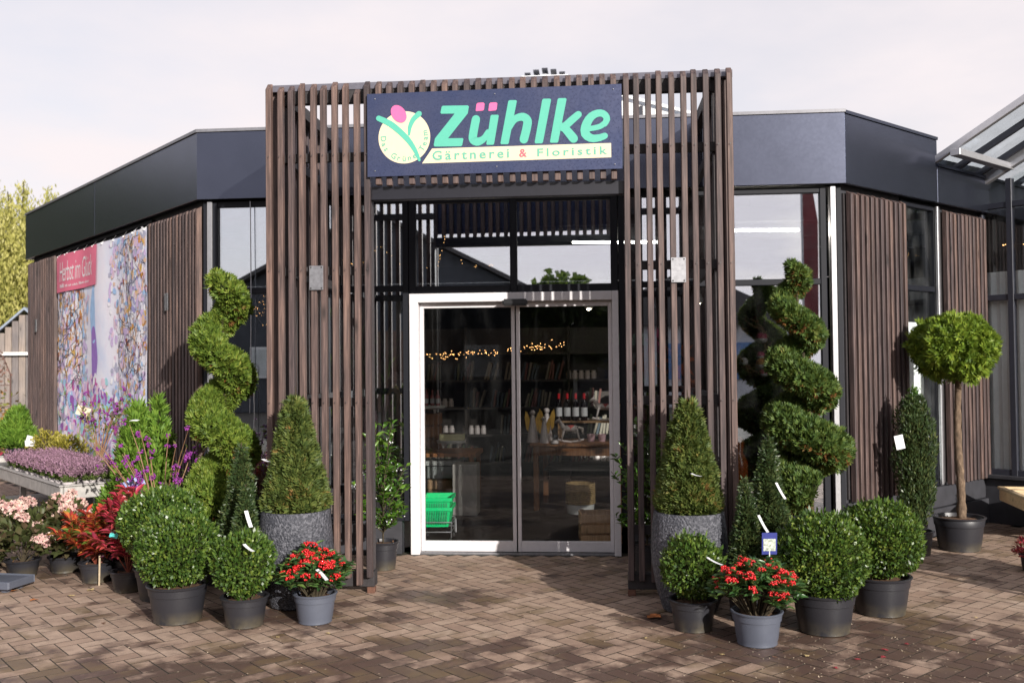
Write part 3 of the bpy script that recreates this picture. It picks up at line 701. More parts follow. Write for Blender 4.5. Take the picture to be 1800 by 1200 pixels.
MB().bx(-.02, 4.0, -1.6, -.3, .0, 3.1, PG).build('dark_bay', M_dark, GH)
# canopy: rafters climb away from the shop fascia
def PC(u, v, w=0.): return (CX+u*S2+S2*v, u*S2-S2*v, 3.385+.5*v+w)
def bar(name, a, b, wd, hg, mat, parent, up=0.):
    """square bar between two (u,v) canopy points"""
    A, B = Vector(PC(*a, up)), Vector(PC(*b, up)); d = (B-A).normalized(); s = d.cross(Vector((0, 0, 1))).normalized()*wd/2; n = s.cross(d).normalized()*hg/2
    return MB().hexa([A-s-n, A+s-n, A+s+n, A-s+n, B-s-n, B+s-n, B+s+n, B-s+n]).build(name, mat, parent, bevel=.003)
M_sil = plain('silver_roof_profile', (.6, .6, .63), .35, .7, var=.06)
UR = [1.5, 1.96, 2.43]
for i, u in enumerate(UR): bar('rafter', (u, .0), (u, 3.2), .05 if i == 0 else .035, .06, M_sil if i == 0 else M_bar, GH)
bar('verge', (2.52, -.02), (2.52, 3.2), .07, .10, M_sil, GH, -.06)
bar('rafter', (3.3, 0), (3.3, 3.2), .035, .06, M_bar, GH); bar('rafter', (4.1, 0), (4.1, 3.2), .035, .06, M_bar, GH)
bar('purlin', (1.44, .30), (2.56, .30), .09, .06, M_sil, GH, -.075); bar('purlin', (1.44, 1.5), (2.56, 1.5), .09, .06, M_sil, GH, -.075); bar('purlin', (1.44, 2.7), (2.56, 2.7), .09, .06, M_sil, GH, -.075)
for a, b in zip(UR+[2.52, 3.3], UR[1:]+[2.52, 3.3, 4.1]):
    for v0, v1 in ((.02, 1.05), (1.06, 2.1), (2.11, 3.15)):
        c = [Vector(PC(*q, w)) for w in (.03, .036) for q in ((a+.02, v0), (b-.02, v0), (b-.02, v1), (a+.02, v1))]
        MB().hexa(c).build('roof_pane', M_gr, GH)
bar('ridge', (1.44, 3.22), (4.2, 3.22), .1, .1, M_sil, GH)
MB().bx(2.9, 3.02, .4, .52, 0, 4.6, lambda v, o, z: PG(v, o, z)).build('canopy_post', M_sil, GH)

# gabled glasshouse roof behind the shop
GB = thing('glasshouse', 'white ridged glasshouse roof showing above the shop behind the portal', 'greenhouse', (-.14, 8.5, 0))
M_wbar = plain('white_glazing_bar', (.72, .74, .78), .4, var=.03)
for sx in (-1, 1):
    for k in range(10):
        a = Vector((0, k*1.0, 6.6)); b = Vector((sx*4.6, k*1.0, 5.25)); MB().tube([a, b], .035, 4).build('rafter', M_wbar if k else M_wbar, GB)
    for f0, f1 in ((.02, .33), (.35, .66), (.68, .98)):
        c = [Vector((sx*4.6*f, y, 6.6-1.35*f+w)) for w in (.01, .02) for f, y in ((f0, .02), (f1, .02), (f1, 9), (f0, 9))]
        MB().hexa(c).build('roof_pane', glass('white_roof_glass', .1, (.8, .82, .85), dirt=.3), GB)
    for f in (.34, .67): MB().tube([(sx*4.6*f, 0, 6.63-1.35*f), (sx*4.6*f, 9, 6.63-1.35*f)], .03, 4).build('purlin', M_bar, GB)
    MB().bx(sx*4.6-.05, sx*4.6+.05, 0, 9, 0, 5.3).build('side_wall', M_white, GB)
MB().prism([(-4.5, 3.2), (4.5, 3.2), (4.5, 5.2), (0, 6.5), (-4.5, 5.2)], .0, .03).build('gable_wall', M_white, GB)
for k in range(8):
    x = -3.9+k*1.11; h = 6.55-1.35*abs(x)/4.6; MB().bx(x-.03, x+.03, -.05, -.002, 3.4, h-.06).build('mullion', M_bar, GB)
v = MB()
for i in range(5): 
    x = -.3+i*.15; zz = 6.69-.45*abs(x)**1.5; v.bx(x-.05, x+.05, -.05, .9, zz, zz+.03)
v.build('ridge_vent', M_bar, GB); MB().bx(-.4, .4, -.03, .95, 6.48, 6.6).build('ridge_cap', M_wbar, GB)

# ------------------------------------------------------------------ plants: kit
M_soil = plain('bark_mulch', (.10, .05, .025), .95, var=.6, scale=60, bump=.6)
M_potb = NT('black_nursery_pot')
_p = M_potb; _o = _p.obj(); _z = _p.new('SeparateXYZ'); _p.link(_o, _z.inputs[0])
_d = _p.math('MULTIPLY', _p.rng(_z.outputs[2], .0, .09, 1, 0), _p.rng(_p.noise(_o, 9, 5), .35, .65, 0, 1))
_p.col(_p.mix(_p.math('MULTIPLY', _d, .7), (.022, .022, .027), (.12, .10, .06))); _p.set(Roughness=.42); _p.bump(_p.noise(_o, 40, 3), .08, .003)
M_potb = M_potb.m
M_potg = plain('slate_grey_pot', (.085, .095, .125), .45, var=.08, scale=8)
M_twig = plain('bark_twig', (.05, .038, .02), .9, var=.4)
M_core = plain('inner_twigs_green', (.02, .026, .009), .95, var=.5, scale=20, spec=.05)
L_box = leaf('boxwood_leaf', [(.0, (.018, .044, .009)), (.4, (.046, .094, .016)), (.75, (.11, .17, .026)), (1, (.25, .28, .05))], .36, .15, .5, 9)
L_thu = leaf('thuja_spray', [(.0, (.024, .055, .016)), (.45, (.068, .118, .028)), (.8, (.125, .175, .038)), (1, (.20, .18, .05))], .55, .2, .3, 7)
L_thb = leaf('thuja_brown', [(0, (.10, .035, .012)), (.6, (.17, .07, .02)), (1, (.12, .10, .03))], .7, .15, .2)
L_thy = leaf('bright_thuja_spray', [(.0, (.055, .105, .013)), (.5, (.16, .245, .028)), (1, (.33, .39, .05))], .5, .3, .3, 8)
L_cone = leaf('dark_conifer_spray', [(.0, (.028, .05, .014)), (.45, (.08, .115, .027)), (.8, (.145, .165, .04)), (.9, (.22, .13, .04)), (1, (.27, .14, .05))], .55, .15, .3, 9)
L_yew = leaf('yew_needles', [(.0, (.018, .038, .014)), (.55, (.045, .075, .026)), (1, (.11, .12, .036))], .4, .1, .4, 10)
L_laur = leaf('glossy_shrub_leaf', [(.0, (.02, .06, .010)), (.5, (.06, .15, .018)), (1, (.17, .27, .04))], .28, .2, .5, 6)
M_tagw = plain('white_label', (.68, .68, .7), .5, var=.02)

def pot(parent, r, h, mat=None, rim=.014, n=32, taper=.82, soil=True, seam=True):
    mat = mat or M_potb; b = r*taper; q = lambda f: b+(r-b)*f
    pr = [(b*.94, .0), (b, .006), (b*.995, .02), (q(.2), h*.2), (q(.7), h*.7)]
    if seam: pr += [(q(.72), h*.72), (q(.72)+.006, h*.735), (q(.9)+.006, h*.92)]
    pr += [(r, h-.018), (r+rim*.7, h-.014), (r+rim, h-.004), (r+rim*.6, h), (r-.006, h-.002), (r-.012, h-.03), (r*.9, h-.06)]
    m = MB().lathe(pr, n); 
    o = m.build('pot', mat, parent, smooth=True)
    if soil:
        s = MB().lathe([(r*.93, h-.035), (r*.6, h-.022), (r*.2, h-.018), (.002, h-.017)], 20, cap=False); s.build('soil', M_soil, parent, smooth=True)
        rr = np.random.default_rng(int(r*1e4)); n_ = 90; a = rr.uniform(0, 6.28, n_); q_ = np.sqrt(rr.uniform(0, 1, n_))*r*.9
        leaves('bark_chips', M_soil, parent, np.stack([q_*np.cos(a), q_*np.sin(a), np.full(n_, h-.024)], 1), rdir(n_, rr)*[1, 1, .2], rdir(n_, rr)+[0, 0, 1.5], .022, .014)
    return o
def label_strip(parent, p, d, w=.02, l=.11, bend=.4, mat=None):
    """curved slip of a paper plant label"""
    p = Vector(p); d = Vector(d).normalized(); s = Vector((d.y, -d.x, 0)); s = s.normalized() if s.length > .01 else Vector((1, 0, 0))
    if abs(s.x) < .5: s = Vector((.85, -.1, .3)).normalized()
    nrm = s.cross(d).normalized(); m = MB(); vs = []
    for i in range(7):
        f = i/6; c = p+d*l*f+nrm*bend*l*f*f
        vs += [c-s*w/2, c+s*w/2]
    m.add(vs+[v+nrm*.0008 for v in vs], [(2*i, 2*i+1, 2*i+3, 2*i+2) for i in range(6)]+[(14+2*i+2, 14+2*i+3, 14+2*i+1, 14+2*i) for i in range(6)])
    return m.build('plant_label', mat or M_tagw, parent, smooth='all')

def surf_leaves(name, mat, parent, n, S, seed, L, W, out=1., up=.3, rnd=.7, T=T_RHOMB, depth=.05):
    """S(n,rng)->points, outward normals; leaves point outwards/up with scatter"""
    r = np.random.default_rng(seed); P, N = S(n, r); P = P-N*(r.uniform(0, 1, n)**2*depth)[:, None]
    D = unit(N*out+rdir(n, r)*rnd+np.array([0, 0, up])); Nn = unit(N+rdir(n, r)*.8)
    return leaves(name, mat, parent, P, D, Nn, L*r.uniform(.65, 1.25, n), W*r.uniform(.7, 1.2, n), T)
def S_ball(rx, rz, cz, amp=.05, seed=1, lo=-1., f=3.):
    def S(n, r):
        D = rdir(int(n*1.6)+50, r); D = D[D[:, 2] > lo][:n]
        while len(D) < n: D = np.concatenate([D, D])[:n]
        k = lump(D, seed, amp, 6, f)*lump(D, seed+50, amp*.9, 6, f*4.5); P = D*k[:, None]*np.array([rx, rx, rz])+np.array([0, 0, cz]); return P, unit(D/np.array([rx, rx, rz]))
    return S
def S_cone(r0, z0, z1, seed=1, amp=.05, p=.7, round_=.12):
    def S(n, r):
        f = 1-np.sqrt(1-r.uniform(0, 1, n)*.995) if p > 0 else r.uniform(0, 1, n); a = r.uniform(0, 6.283, n)
        R = r0*(1-f)**p*np.minimum(1, (f+.03)/round_)**.4; z = z0+(z1-z0)*f
        D = np.stack([np.cos(a), np.sin(a), z*3], 1); R = R*lump(D, seed, amp, 6, 2.2)*lump(D, seed+50, amp*1.2, 6, 7)
        return np.stack([R*np.cos(a), R*np.sin(a), z], 1), unit(np.stack([np.cos(a), np.sin(a), np.full(n, r0/(z1-z0))], 1))
    return S
def core_cone(parent, r0, z0, z1, k=.8, p=.7):
    pr = [(max(.004, r0*k*(1-f)**p*min(1, (f+.03)/.12)**.4), z0+(z1-z0)*f*.95) for f in np.linspace(0, 1, 12)]
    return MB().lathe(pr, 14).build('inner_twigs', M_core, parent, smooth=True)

def boxwood(loc, label, rx, rz, cz, pr, ph, seed, tagp=None, group='clipped boxwood balls in black pots'):
    t = thing('boxwood_ball', label, 'topiary', (*loc, 0), 0, group); pot(t, pr, ph)
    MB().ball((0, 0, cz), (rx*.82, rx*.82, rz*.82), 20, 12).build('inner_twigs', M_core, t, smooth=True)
    n = int(13500*(rx/.29)**2)
    surf_leaves('crown', L_box, t, n, S_ball(rx, rz, cz, .045, seed), seed, .024, .016, .8, .35, .8, depth=.05)
    ss = surf_leaves('stray_shoots', L_box, t, 220, S_ball(rx*1.03, rz*1.03, cz, .045, seed, -.2), seed+2, .042, .016, .9, .9, .5, depth=.01); ss['kind'] = 'stuff'
    r = np.random.default_rng(seed+5); m = MB()
    for k in range(9):
        a = r.uniform(0, 6.28); q = r.uniform(.1, .5)*pr; m.tube([(q*math.cos(a), q*math.sin(a), ph-.03), (q*1.7*math.cos(a), q*1.7*math.sin(a), cz-rz*.6)], .006, 5)
    m.build('stem', M_twig, t)
    if tagp: label_strip(t, tagp, (.5, -.35, -.35), .022, .1, .2)
    return t
boxwood((-1.97, -2.19), 'largest clipped boxwood ball at the front of the left plant group, in wide black pot', .252, .228, .445, .178, .235, 11)
boxwood((-2.34, -1.62), 'boxwood ball half hidden behind the front left boxwood, beside red-leaved shrub', .275, .25, .50, .175, .22, 12)
boxwood((-1.5, -2.28), 'small boxwood ball beside the red-berried shrub left of the doors', .182, .186, .37, .137, .185, 13, (.06, -.17, .53))
boxwood((1.245, -2.23), 'small boxwood ball in front of the right grey planter', .176, .182, .37, .135, .185, 14, (.07, -.16, .46))
boxwood((2.01, -2.23), 'large boxwood ball right of the red-berried shrub with grey-blue pot', .272, .248, .435, .178, .235, 15)
boxwood((2.46, -1.79), 'rightmost boxwood ball, in the widest black pot near the yew column', .265, .226, .46, .182, .24, 16)

# grey planters with clipped cones
def planter_mat():
    t = NT('speckled_grey_planter'); o = t.obj(); v = t.new('TexVoronoi', i_Scale=75.); t.link(o, v.inputs['Vector']); n = t.noise(o, 55, 6, .7); b = t.noise(o, 4, 4)
    f = t.math('MULTIPLY', t.rng(n, .46, .6, 0, 1), t.rng(b, .3, .7, .25, 1))
    t.col(t.mix(f, t.ramp(b, [(.3, (.026, .028, .038)), (.7, (.045, .047, .058))]), (.17, .17, .195))); t.set(Roughness=.6); t.bump(t.math('ADD', n, v.outputs['Distance']), .8, .008); return t.m
M_plan = planter_mat()
def planter_cone(loc, label, seed, H, tagp):
    t = thing('planted_conifer', label, 'potted conifer', (*loc, 0), 0, 'clipped cones in tall grey planters')
    pr = [(.15, 0), (.175, .012), (.215, .14), (.243, .3), (.247, .4), (.238, .54), (.225, .63), (.22, .637), (.205, .637), (.2, .6), (.2, .55)]
    MB().lathe(pr, 48, wob=lambda a, z: 1+.004*math.sin(a*3+z*9)).build('planter', M_plan, t, smooth=True)
    MB().lathe([(.2, .585), (.1, .6), (.003, .605)], 20, cap=False).build('soil', M_soil, t)
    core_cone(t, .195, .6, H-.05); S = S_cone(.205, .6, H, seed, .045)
    surf_leaves('crown', L_cone, t, 7600, S, seed, .055, .042, .75, .55, .75, T_SPRAY, .05)
    MB().tube([(0, 0, .55), (.004, 0, H-.05), (.0, 0, H+.03)], [.014, .006, .002], 6).build('trunk', M_twig, t)
    label_strip(t, tagp, (.5, -.35, -.25), .024, .07, .2); return t
planter_cone((-1.335, -1.775), 'cone-clipped conifer in tall speckled grey planter left of the doors', 21, 1.43, (-.17, -.16, .99))
planter_cone((1.27, -1.775), 'cone-clipped conifer in tall speckled grey planter right of the doors', 22, 1.39, (.0, -.2, .9))

def yew_cone(loc, label, r, H, seed, z0=.2, tagp=None):
    t = thing('yew_cone', label, 'topiary', (*loc, 0), 0, 'slim dark yew cones'); pot(t, .12, .2)
    core_cone(t, r, z0, H-.04, .75, .75); surf_leaves('crown', L_yew, t, int(8000*(r/.15)), S_cone(r, z0, H, seed, .08, .75), seed, .03, .011, .9, .45, .7, depth=.04)
    MB().tube([(0, 0, .15), (0, 0, H-.05)], [.012, .004], 6).build('trunk', M_twig, t)
    if tagp: label_strip(t, tagp, (.35, -.3, -.9), .026, .115, .1)
yew_cone((-1.73, -1.72), 'taller slim yew cone between the left spiral tree and grey planter', .165, 1.13, 31)
yew_cone((-1.6, -1.99), 'shorter brownish yew cone behind the small left boxwood ball', .125, .88, 32, tagp=(.05, -.13, .68))
yew_cone((1.79, -1.72), 'taller slim yew cone in front of the right spiral tree', .155, 1.18, 33, tagp=(.02, -.15, .83))
yew_cone((1.6, -2.0), 'shorter yew cone behind the red-berried shrub right of the doors', .115, .92, 34, tagp=(.06, -.1, .66))

# spiral topiaries
def spiral(loc, label, top, turns, seed, R0, R1, q0, q1, zb, lean, ph0, brown, lm):
    t = thing('spiral_conifer', label, 'topiary', (*loc, 0), 0, 'tall spiral-clipped conifers'); pot(t, .2, .27)
    def C(f):                                                          # f 0 top .. 1 bottom
        z = top-.07-(top-zb-.07)*f; a = ph0+f*turns*6.283; R = (R0+(R1-R0)*f)*np.minimum(1, f/.1+.15)
        return np.stack([R*np.sin(a)+lean*(1-f), -R*np.cos(a), z], -1)
    def S(n, r):
        f = r.uniform(0, 1, n)**.72; c = C(f); tg = unit(C(np.minimum(f+.01, 1))-C(np.maximum(f-.01, 0)))
        b = rdir(n, r); nrm = unit(b-tg*(b*tg).sum(1)[:, None]); rad = (q0+(q1-q0)*f)*np.minimum(1, f/.07+.25)*lump(c*3+nrm, seed, .05)*lump(c*4+nrm*4, seed+9, .07, 6, 2.5)
        nrm2 = nrm*np.array([1, 1, 1.0]); nrm2 = np.where((nrm[:, 2:3] < -.2), nrm*np.array([1, 1, .75]), nrm2); return c+nrm2*rad[:, None], nrm
    fs = np.linspace(0, 1, 70); pts = C(fs); rad = [(q0+(q1-q0)*f)*min(1, f/.07+.25)*.8 for f in fs]
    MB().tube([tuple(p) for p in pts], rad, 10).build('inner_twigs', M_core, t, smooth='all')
    surf_leaves('crown', lm, t, 19000, S, seed, .05, .04, .8, .6, .7, T_SPRAY, .045)
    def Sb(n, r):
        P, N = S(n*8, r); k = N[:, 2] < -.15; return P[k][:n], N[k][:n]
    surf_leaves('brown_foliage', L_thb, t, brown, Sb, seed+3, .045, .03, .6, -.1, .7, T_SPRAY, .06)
    MB().tube([(.0, .0, .22), (.01, .01, 1.2), (lean*.7, 0, top-.2)], [.028, .02, .008], 8).build('trunk', M_twig, t); return t
L_thl = leaf('light_thuja_spray', [(.0, (.04, .08, .013)), (.45, (.115, .18, .025)), (.8, (.20, .255, .04)), (1, (.28, .27, .06))], .55, .2, .3, 7)
spiral((-2.1, -1.1), 'light green spiral-clipped conifer left of the portal', 2.37, 3.3, 41, .10, .125, .085, .145, .46, -.02, -.7, 500, L_thl)
spiral((2.26, -.75), 'dark green spiral-clipped conifer with brown patches right of the portal', 2.40, 4.0, 42, .065, .19, .055, .165, .6, -.12, -.1, 1500, L_thu)

# ball tree and yew column by the right wall
t = thing('standard_thuja', 'bright green ball-crowned conifer on a bare stem in black pot', 'tree', (3.72, .35, 0)); pot(t, .20, .28)
MB().ball((0, 0, 1.69), (.24, .24, .2), 18, 12).build('inner_twigs', M_core, t, smooth=True)
surf_leaves('crown', L_thy, t, 8500, S_ball(.30, .255, 1.69, .085, 51, -.93, 4), 51, .068, .052, .4, -.25, 1.0, T_SPRAY, .09)
surf_leaves('crown_tips', L_thy, t, 1500, S_ball(.305, .26, 1.69, .085, 51, -.2, 4), 52, .06, .045, .6, .5, .5, T_SPRAY, .03)
tm = NT('flaky_bark'); nn_ = tm.noise(tm.scl(tm.obj(), (14, 14, 7)), 2.5, 6, .7); tm.col(tm.ramp(nn_, [(.3, (.05, .035, .022)), (.55, (.15, .10, .065)), (.75, (.30, .22, .15))])); tm.bump(nn_, 1, .01); tm.set(Roughness=.9)
kn = MB(); zz = np.linspace(.24, 1.56, 26); kr = np.random.default_rng(4)
kn.tube([(.012*math.sin(z*5)+.012, .012*math.cos(z*4), z) for z in zz], [(.037-.011*(z-.24))*kr.uniform(.86, 1.16) for z in zz], 12)
for k in range(9):
    a = k*.7; kn.tube([(0, 0, 1.40+.012*k), (.1*math.cos(a), .1*math.sin(a), 1.5+.012*k), (.2*math.cos(a), .2*math.sin(a), 1.58+.01*k)], [.016, .012, .006], 6)
kn.build('trunk', tm.m, t, smooth='all')
t = thing('yew_column', 'narrow columnar yew with white tag beside the slatted right wall', 'potted tree', (3.3, .12, 0)); pot(t, .125, .2)
MB().lathe([(.03, .22), (.08, .34), (.1, .6), (.105, .9), (.08, 1.1), (.03, 1.22)], 12).build('inner_twigs', M_core, t, smooth=True)
def Scol(n, r):
    f = r.uniform(0, 1, n); a = r.uniform(0, 6.28, n); R = .145*np.minimum(1, (f+.05)/.25)**.6*np.minimum(1, (1.03-f)/.22)**.6*lump(np.stack([np.cos(a)*2, np.sin(a)*2, f*7], 1), 8, .2, 6, 1.6)
    return np.stack([R*np.cos(a), R*np.sin(a), .24+1.06*f], 1), np.stack([np.cos(a), np.sin(a), np.full(n, .3)], 1)
surf_leaves('crown', L_yew, t, 9000, Scol, 55, .034, .012, .6, 1., .6, depth=.06)
surf_leaves('top_shoot', L_laur, t, 130, lambda n, r: (np.stack([r.normal(0, .018, n), r.normal(0, .018, n), 1.27+r.uniform(0, .09, n)], 1), rdir(n, r)), 56, .03, .013, .6, 1., .6)
MB().tube([(0, 0, .16), (0, 0, 1.2)], [.016, .005], 6).build('trunk', M_twig, t)
MB().bc((-.16, -.12, .93), (.075, .003, .115), .15, 0, -.2).build('plant_label', M_tagw, t, bevel=.001)

# skimmias: leaf rosettes with berry clusters
L_skim = leaf('skimmia_leaf', [(.0, (.02, .06, .022)), (.5, (.05, .12, .035)), (.85, (.13, .2, .05)), (1, (.3, .32, .08))], .3, .15, .5, 8)
M_berry = plain('red_berry', (.5, .010, .012), .25, var=.2, scale=50, coat=.3)
M_berryv = plain('violet_berry', (.19, .022, .20), .3, var=.3, scale=50)
def berry_cluster(seed, r0, n, rb, mat, parent, flat=.6):
    r = np.random.default_rng(seed); m = MB()
    for k in range(n):
        d = rdir(1, r)[0]; d[2] = abs(d[2])*flat; m.ball(tuple(d*r0*r.uniform(.6, 1.05)), rb*r.uniform(.8, 1.15), 7, 5)
    return m.build('berry_cluster', mat, parent, smooth='all')
def skimmia(loc, label, seed, sp, hz, pr, ph):
    t = thing('skimmia', label, 'potted shrub', (*loc, 0), 0, 'red-berried skimmias'); pot(t, pr, ph, M_potg, .012)
    r = np.random.default_rng(seed); P = []; D = []; N = []; tips = []
    m = MB()
    for k in range(84):
        a = r.uniform(0, 6.28); q = math.sqrt(r.uniform(.0, 1)); h = hz*(1-.55*q*q)*r.uniform(.72, 1.08); tip = np.array([q*sp*math.cos(a), q*sp*math.sin(a), ph+h]); tips.append((tip, q, a))
        m.tube([(.25*tip[0], .25*tip[1], ph-.03), (.65*tip[0], .65*tip[1], ph+h*.55), tuple(tip)], [.005, .004, .003], 5)
        for j in range(11):
            b = j*2.4+r.uniform(-.3, .3); el = r.uniform(.05, .9); d = np.array([math.cos(b)*math.cos(el), math.sin(b)*math.cos(el), math.sin(el)])+.5*np.array([math.cos(a), math.sin(a), 0])*q
            P.append(tip-np.array([0, 0, r.uniform(.0, .06)])); D.append(d); N.append(np.array([0, 0, 1.])+r.normal(size=3)*.35)
    n = len(P); leaves('foliage', L_skim, t, P, D, N, r.uniform(.05, .085, n), r.uniform(.02, .03, n), T_LEAF); m.build('stem', M_twig, t)
    src = [berry_cluster(seed+i, .034, 34, .0068, M_berry, t, .8) for i in range(3)]
    sel = [x for x in tips if x[0][1] < sp*.55]; r.shuffle(sel)
    for i, (p, q, a) in enumerate(sel[:42]):
        o = src[i] if i < 3 else inst(src[i % 3], t); o.location = tuple(p+np.array([0, -.012, .012])); o.rotation_euler = (r.uniform(.1, .7), r.uniform(-.3, .3), r.uniform(0, 6)); s = r.uniform(.6, 1.05); o.scale = (s, s, s)
    return t
sk = skimmia((-1.085, -2.18), 'red-berried skimmia in grey-blue pot left of the doors', 61, .21, .27, .128, .185); label_strip(sk, (.06, -.16, .36), (.55, -.25, -.35), .022, .12, -.35)
sk = skimmia((1.575, -2.51), 'red-berried skimmia in grey-blue pot right of the doors, with blue picture card', 62, .235, .29, .137, .19)
cd = MB().bc((.08, .02, .56), (.085, .003, .125), .05, .1).build('picture_card', plain('blue_card', (.035, .045, .22), .4, var=.05), sk)
MB().bc((.08, .0175, .553), (.068, .001, .07), .05, .1).build('card_photo', plain('card_print', (.45, .5, .42), .4, var=.7, scale=70), cd)
MB().tube([(.08, .022, .3), (.08, .025, .55)], .003, 5).build('card_stick', M_white, cd)

# leafy shrubs inside the portal
def shrub(loc, label, H, R, seed, n=620, tagp=None, blossom=True):
    t = thing('evergreen_shrub', label, 'potted shrub', (*loc, 0), 0, 'leafy evergreen shrubs beside the doors'); pot(t, .115, .22)
    r = np.random.default_rng(seed); P = []; D = []; N = []; m = MB()
    for k in range(42):
        a = r.uniform(0, 6.28); f = r.uniform(.12, 1); q = R*(1-.55*f**2)*r.uniform(.5, 1.05)*min(1, .45+f*1.5); tip = np.array([q*math.cos(a), q*math.sin(a), .25+(H-.25)*f]); b0 = np.array([0, 0, .2+(tip[2]-.25)*.45])
        m.tube([(0, 0, .18), tuple(b0), tuple((b0+tip)/2+[0, 0, .01]), tuple(tip)], [.008, .005, .004, .002], 5)
        for j in range(n//42):
            g = r.uniform(.25, 1.02); p = b0+(tip-b0)*g; b = r.uniform(0, 6.28); d = unit(tip-b0)*.6+np.array([math.cos(b), math.sin(b), r.uniform(-.2, .6)]); P.append(p); D.append(d); N.append(np.array([0, 0, 1.])+r.normal(size=3)*.5)
    k = len(P); leaves('foliage', L_laur, t, P, D, N, r.uniform(.045, .075, k), r.uniform(.02, .03, k), T_LEAF); m.build('stem', M_twig, t)
    if blossom:
        b = [i for i in range(k) if P[i][1] < -.02 and r.uniform() < .05]; Q = np.repeat(np.array([P[i] for i in b]), 7, 0)+r.normal(0, .016, (len(b)*7, 3))
        leaves('blossom', M_tagw, t, Q, rdir(len(Q), r), rdir(len(Q), r), .012, .01)
    return t
shrub((-1.0, -.62), 'leafy evergreen shrub with small white blossom left of the doors', 1.16, .30, 71, 900)
shrub((1.06, -.62), 'leafy evergreen shrub half hidden behind right portal slats', 1.15, .33, 72, 900)
# ------------------------------------------------------------------ left sales area
def PT(a, b, z): return (-3.7-S2*a+S2*b, -.55+S2*a+S2*b, z)            # bench frame: a along the wall, b towards the wall
BEN = thing('grow_bench', 'long aluminium plant bench along the banner wall', 'bench')
M_balu = plain('weathered_aluminium', (.42, .40, .38), .5, .35, var=.2, scale=14)
for nm, q in (('edge_rail', (0, 3.4, 0, .028)), ('edge_rail', (0, 3.4, .9, .93)), ('edge_rail', (0, .028, .03, .9)), ('edge_rail', (3.37, 3.4, .03, .9))):
    MB().bx(q[0], q[1], q[2], q[3], .52, .625, PT).build(nm, M_balu, BEN, bevel=.006)
    MB().bx(q[0]-.008, q[1]+.008, q[2]-.008, q[3]+.008, .627, .64, PT).build('edge_cap', M_balu, BEN, bevel=.003)
MB().bx(.03, 3.37, .03, .9, .555, .572, PT).build('bench_bed', M_black, BEN)
for a in (.15, 1.7, 3.2):
    for b in (.12, .8): MB().bx(a-.025, a+.025, b-.025, b+.025, 0, .52, PT).build('leg', M_balu, BEN)
MB().bx(.1, 3.3, .25, .7, .16, .2, PT).build('lower_shelf', M_balu, BEN)

L_heath = leaf('heather_bloom', [(0, (.12, .08, .08)), (.4, (.27, .15, .22)), (.75, (.38, .22, .31)), (1, (.32, .26, .17))], .7, .2, .2, 12)
L_heag = leaf('heather_green', [(0, (.05, .08, .02)), (.6, (.11, .15, .04)), (1, (.2, .2, .08))], .7, .2, .2, 12)
M_potw = plain('pale_small_pot', (.55, .50, .50), .5, var=.1)
def heather(name, label, loc, bm, gm, R=.1, H=.2, seed=0, potm=None, group=None, rows=60):
    t = thing(name, label, 'potted plant', loc, 0, group); MB().lathe([(.038, 0), (.052, .07), (.055, .08), (.05, .08), (.045, .06)], 14).build('pot', potm or M_potw, t, smooth=True)
    r = np.random.default_rng(seed); P = []; D = []; G = []; GD = []
    for k in range(rows):
        a = r.uniform(0, 6.28); q = R*math.sqrt(r.uniform(0, 1)); b = np.array([q*.4*math.cos(a), q*.4*math.sin(a), .07]); tip = np.array([q*1.15*math.cos(a), q*1.15*math.sin(a), .07+H*r.uniform(.7, 1.05)*(1-.25*(q/R)**2)])
        for j in range(16):
            g = (j+1)/16; p = b+(tip-b)*g; d = unit(tip-b)+rdir(1, r)[0]*.9
            if g > .42: P.append(p); D.append(d)
            else: G.append(p); GD.append(d)
    leaves('bloom', bm, t, P, D, rdir(len(P), r), .024, .010); leaves('foliage', gm, t, G, GD, rdir(len(G), r), .024, .009); return t
srcs = []; k = 0; ORD = ('first', 'second', 'third', 'fourth', 'fifth', 'sixth', 'seventh', 'eighth', 'ninth', 'tenth')
for i in range(10):
    for j in range(3):
        a = .12+i*.2+random.uniform(-.01, .01); b = .1+j*.165; loc = PT(a, b, .574); lab = ORD[i]+' lilac heather from the bench corner in the '+('front', 'middle', 'back')[j]+' row'
        if k < 3: srcs.append(heather('heather', lab, loc, L_heath, L_heag, .1, .17, 80+k, group='lilac heathers on the bench'))
        else: dup(srcs[k % 3], loc, random.uniform(0, 6), lab)
        k += 1
def conical_thuja(loc, label, R, H, seed, n, tops=((0, 0, 1),), potr=.12, group='bright green thuja cones', mat=None):
    t = thing('thuja_cone', label, 'conifer', loc, 0, group); pot(t, potr, .2)
    for q, (x, y, s) in enumerate(tops):
        S0 = S_cone(R*(1 if q == 0 else .6), .18, H*s, seed+q, .13, .8); S = (lambda f, x, y: lambda n, r: (lambda PN: (PN[0]+np.array([x, y, 0]), PN[1]))(f(n, r)))(S0, x, y)
        surf_leaves('crown', mat or L_thy2, t, n if q == 0 else n//3, S, seed+q, .085, .05, .55, .8, .55, T_SPRAY, .07)
        MB().lathe([(max(.004, R*(1 if q == 0 else .6)*.72*(1-f)**.8), .2+(H*s-.3)*f) for f in np.linspace(0, 1, 8)], 10, (x, y, 0)).build('inner_twigs', M_core, t)
    return t
L_thy2 = leaf('fresh_thuja_spray', [(.0, (.05, .11, .015)), (.5, (.13, .24, .03)), (1, (.26, .37, .06))], .5, .25, .3, 8)
tj = conical_thuja((-3.03, -.55, 0), 'bushy bright green thuja with two tips between bench and spiral tree', .27, 1.36, 91, 6000, ((0, 0, 1), (.14, .05, 1.06)), group=None)
label_strip(tj, (.03, -.2, 1.18), (.6, -.2, .1), .03, .07, .2)
conical_thuja(PT(3.12, .40, .57), 'conical green thuja standing on the bench behind the heathers', .2, .62, 95, 3500, potr=.1)
